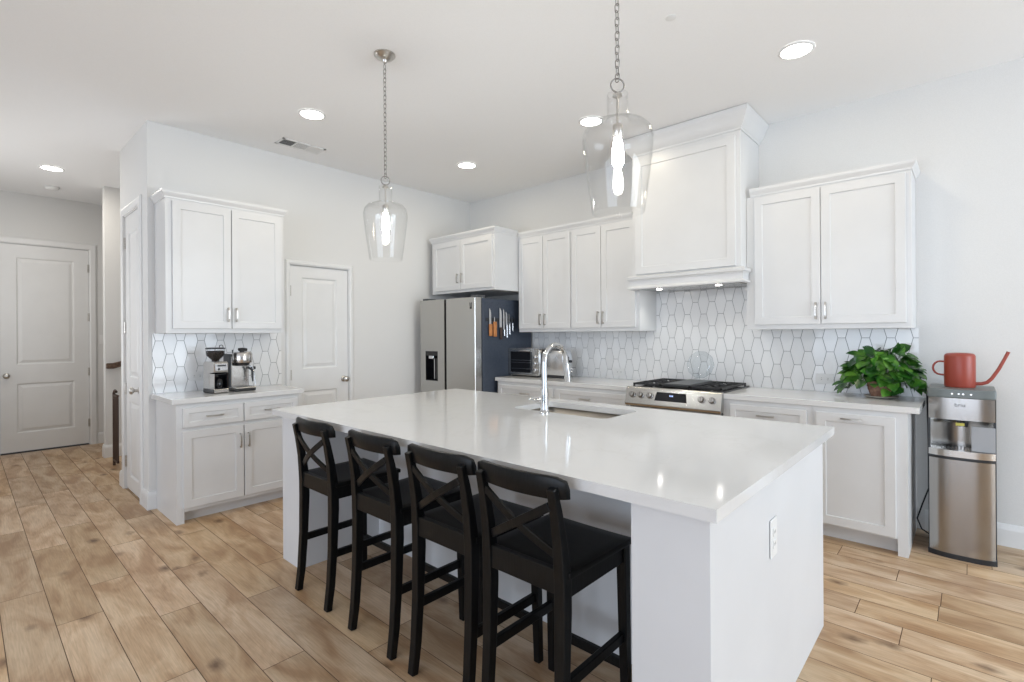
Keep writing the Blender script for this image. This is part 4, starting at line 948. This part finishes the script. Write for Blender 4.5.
def leaf(bm, base, dirv, upv, ln, wd, mi):
    d = dirv.normalized(); s = d.cross(upv).normalized(); n_ = s.cross(d).normalized()
    prof = [(0, 0), (.03, .28), (.14, .46), (.30, .52), (.50, .48), (.70, .35), (.87, .16), (1, 0)]
    mid_, le, ri = [], [], []
    for u_, w__ in prof:
        bend = -.22 * ln * u_ * u_; c = base + d * ln * u_ + n_ * bend
        mid_.append(bm.verts.new(c - n_ * .035 * ln * (w__ * 2)))
        if w__ > 0:
            k = n_ * (.05 * wd); le.append(bm.verts.new(c + s * wd * w__ + k)); ri.append(bm.verts.new(c - s * wd * w__ + k))
        else: le.append(mid_[-1]); ri.append(mid_[-1])
    for i in range(len(prof) - 1):
        for side in (le, ri):
            vs = [mid_[i], mid_[i + 1], side[i + 1], side[i]]; u = []
            for v in vs:
                if v not in u: u.append(v)
            if len(u) >= 3:
                f = bm.faces.new(u); f.material_index = mi
random.seed(21)
bl = nb(); bs = nb()
wall_lim = X2 - 4.29 - .03
for i in range(250):
    th = random.uniform(0, 2 * PI); e_ = random.random()
    if i % 9 == 0: e_ = random.uniform(.0, .12)
    ry = .30 if math.sin(th) >= 0 else .20
    # ellipsoid of foliage, wider along the wall (local y), drooping at its sides
    rad = (.30 + .70 * math.sqrt(e_))
    px = math.cos(th) * .155 * rad; py = math.sin(th) * .225 * rad
    hz = .125 + .215 * (1 - (rad - .3) ** 2 / .6) * random.uniform(.55, 1.0) - .11 * max(0, rad - .62) * random.uniform(.3, 2.4)
    if math.sin(th) > .5: hz -= .02
    p = Vector((min(px, wall_lim - .03), py, max(hz, .045)))
    out = Vector((px, py, 0)).normalized() if rad > .1 else Vector((1, 0, 0))
    d = Vector((out.x * random.uniform(.3, 1), out.y * random.uniform(.3, 1), random.uniform(-1.1, .25 if rad > .5 else .9))) + Vector((random.uniform(-.4, .2), random.uniform(-.4, .4), 0))
    ln = random.uniform(.055, .095)
    tip = p + d.normalized() * ln
    if tip.x > wall_lim: d.x = -abs(d.x)
    tip = p + d.normalized() * ln
    if tip.z < .02: d.z = abs(d.z) * .2
    upv = (out * .8 + Vector((-.35, -.15, random.uniform(.3, 1.0)))).normalized()
    leaf(bl, p, d, upv, ln, ln * random.uniform(.78, .95), 0 if random.random() < .6 else 1)
    root = Vector((math.cos(th) * .03, math.sin(th) * .03, .118)); midp = (root + p) / 2 + Vector((0, 0, .04))
    if i % 2 == 0: tube(bs, [root, midp, p], .0016, 5)
for v in list(bl.verts) + list(bs.verts):
    v.co.x = min(v.co.x, X2 - .0095 - 4.29); v.co.y = max(v.co.y, -.245)
mk('foliage', bl, [m_leaf, m_leafd], t, smooth=60); mk('stems', bs, m_stem, t)

# ------------------------------------------------------------------ water cooler (front -x; local x -> -Y)
t = thing('water_cooler', 'tall stainless steel bottom-load water cooler against the right wall', 'water cooler', (4.04, .196, 0), RW)
wc, dc = .308, .335
def curved(bm, z0, z1, bulge, x0, x1, y, th=.012, n=14, yb=None):
    n = 24
    fr_ = [(x0 + (x1 - x0) * i / n, y - bulge * (1 - abs(2 * i / n - 1) ** 3.2)) for i in range(n + 1)]
    bk = [(x1, y + th if yb is None else yb), (x0, y + th if yb is None else yb)]
    prism(bm, fr_ + bk, 'Z', z0, z1)
bm = nb(); box(bm, 0, wc, .03, dc, .012, .625, .003); box(bm, 0, wc, .16, dc, .625, .975, .003); box(bm, 0, .012, .03, .2, .60, .98); box(bm, wc - .012, wc, .03, .2, .60, .98); box(bm, .0, wc, .03, dc, .83, .98); mk('body', bm, m_plast, t)
bm = nb(); curved(bm, .0, .03, .03, -.001, wc + .001, .0, yb=.2); mk('base', bm, m_plast, t)
bm = nb(); curved(bm, .03, .596, .03, .006, wc - .006, 0.0, yb=.029); mk('lower_door', bm, m_steelc, t, smooth=25)
bm = nb(); curved(bm, .597, .612, .028, .002, wc - .002, .003, yb=.15); mk('gap_band', bm, m_plast, t)
bm = nb(); curved(bm, .613, .652, .03, .004, wc - .004, 0.0, yb=.155); dt = mk('drip_tray', bm, m_steelv, t, smooth=25)
bm = nb()
for i in range(12): box(bm, .06 + i * .015, .066 + i * .015, .03, .12, .652, .6535)
mk('tray_grille', bm, m_plast, dt)
bm = nb()   # concave niche back
fr_ = [(.012 + (wc - .024) * i / 12, .05 + .08 * math.sin(PI * i / 12)) for i in range(13)]
prism(bm, fr_ + [(wc - .012, .158), (.012, .158)], 'Z', .652, .842); mk('niche', bm, m_steelc, t, smooth=40)
bm = nb(); box(bm, .20, wc - .004, .006, .014, .654, .80, .002); mk('splash_shield', bm, m_shield, t)
bm = nb(); curved(bm, .835, .965, .02, .004, wc - .004, .004, yb=.10); fp = mk('upper_panel', bm, m_steelc, t, smooth=25)
bm = nb(); curved(bm, .966, 1.020, .024, -.001, wc + .001, .0, yb=dc); mk('top_cover', bm, m_top, t, bevel=.006)
bm = nb(); lathe(bm, [(.010, .79), (.012, .815), (.012, .835)], 14, (.145, .05, 0)); lathe(bm, [(.010, .79), (.012, .815), (.012, .835)], 14, (.175, .05, 0)); mk('spout', bm, m_plast, t)
bm = nb(); box(bm, .13, .17, .034, .037, .795, .812); mk('spout_label', bm, m_yellow, t)
text('logo_lettering', 'brio', .030, m_text, fp, (.150, -.0168, .925), (PI / 2, 0, 0), .0012)
for bx in (.115, .145, .165, .20):
    bm = nb(); lathe(bm, [(.006, 0), (.006, -.002), (.004, -.003)], 12, (bx, -.022, .992), 'Y'); mk('button', bm, m_steell, t)
bm = nb(); tube(bm, [(.02, dc, .93), (-.005, dc + .02, .955), (-.018, dc + .03, .965), (-.020, dc + .015, .94), (-.018, dc - .01, .90), (-.014, dc - .02, .76), (-.012, dc - .02, .60), (-.012, dc - .02, .32), (-.05, dc + .0, .19), (-.074, dc + .0, .10), (-.05, dc - .02, .04), (0, dc - .03, .012)], .0045, 8); mk('power_cord', bm, m_plast, t, smooth=60)
# watering can
t = thing('watering_can', 'brick-red metal watering can with long spout on the water cooler', 'watering can', (4.205, .048, 1.0215), RW)
bm = nb(); rr = .075
lathe(bm, [(rr - .002, 0), (rr, .004), (rr, .19), (rr - .003, .200), (rr - .010, .207), (rr - .022, .210), (.045, .211), (.043, .206), (.002, .206)], 40); mk('body', bm, m_red, t, smooth=35)
bm = nb(); pts = [(-.070, 0, .155)]
for i in range(9):
    th = PI / 2 + PI * i / 8; pts.append((-.092 + .036 * math.cos(th) * 1.0, 0, .115 + .042 * math.sin(th)))
pts.append((-.070, 0, .070)); bm2 = bm; tube(bm, pts, .006, 10); mk('handle', bm, m_red, t, smooth=60)
bm = nb(); tube(bm, [(.068, 0, .022), (.10, 0, .024), (.125, 0, .034), (.145, 0, .058), (.175, 0, .115), (.203, 0, .183), (.218, 0, .222)], [.011, .0105, .010, .0095, .009, .0085, .009], 12); mk('spout', bm, m_red, t, smooth=60)
bpy.context.view_layer.update()
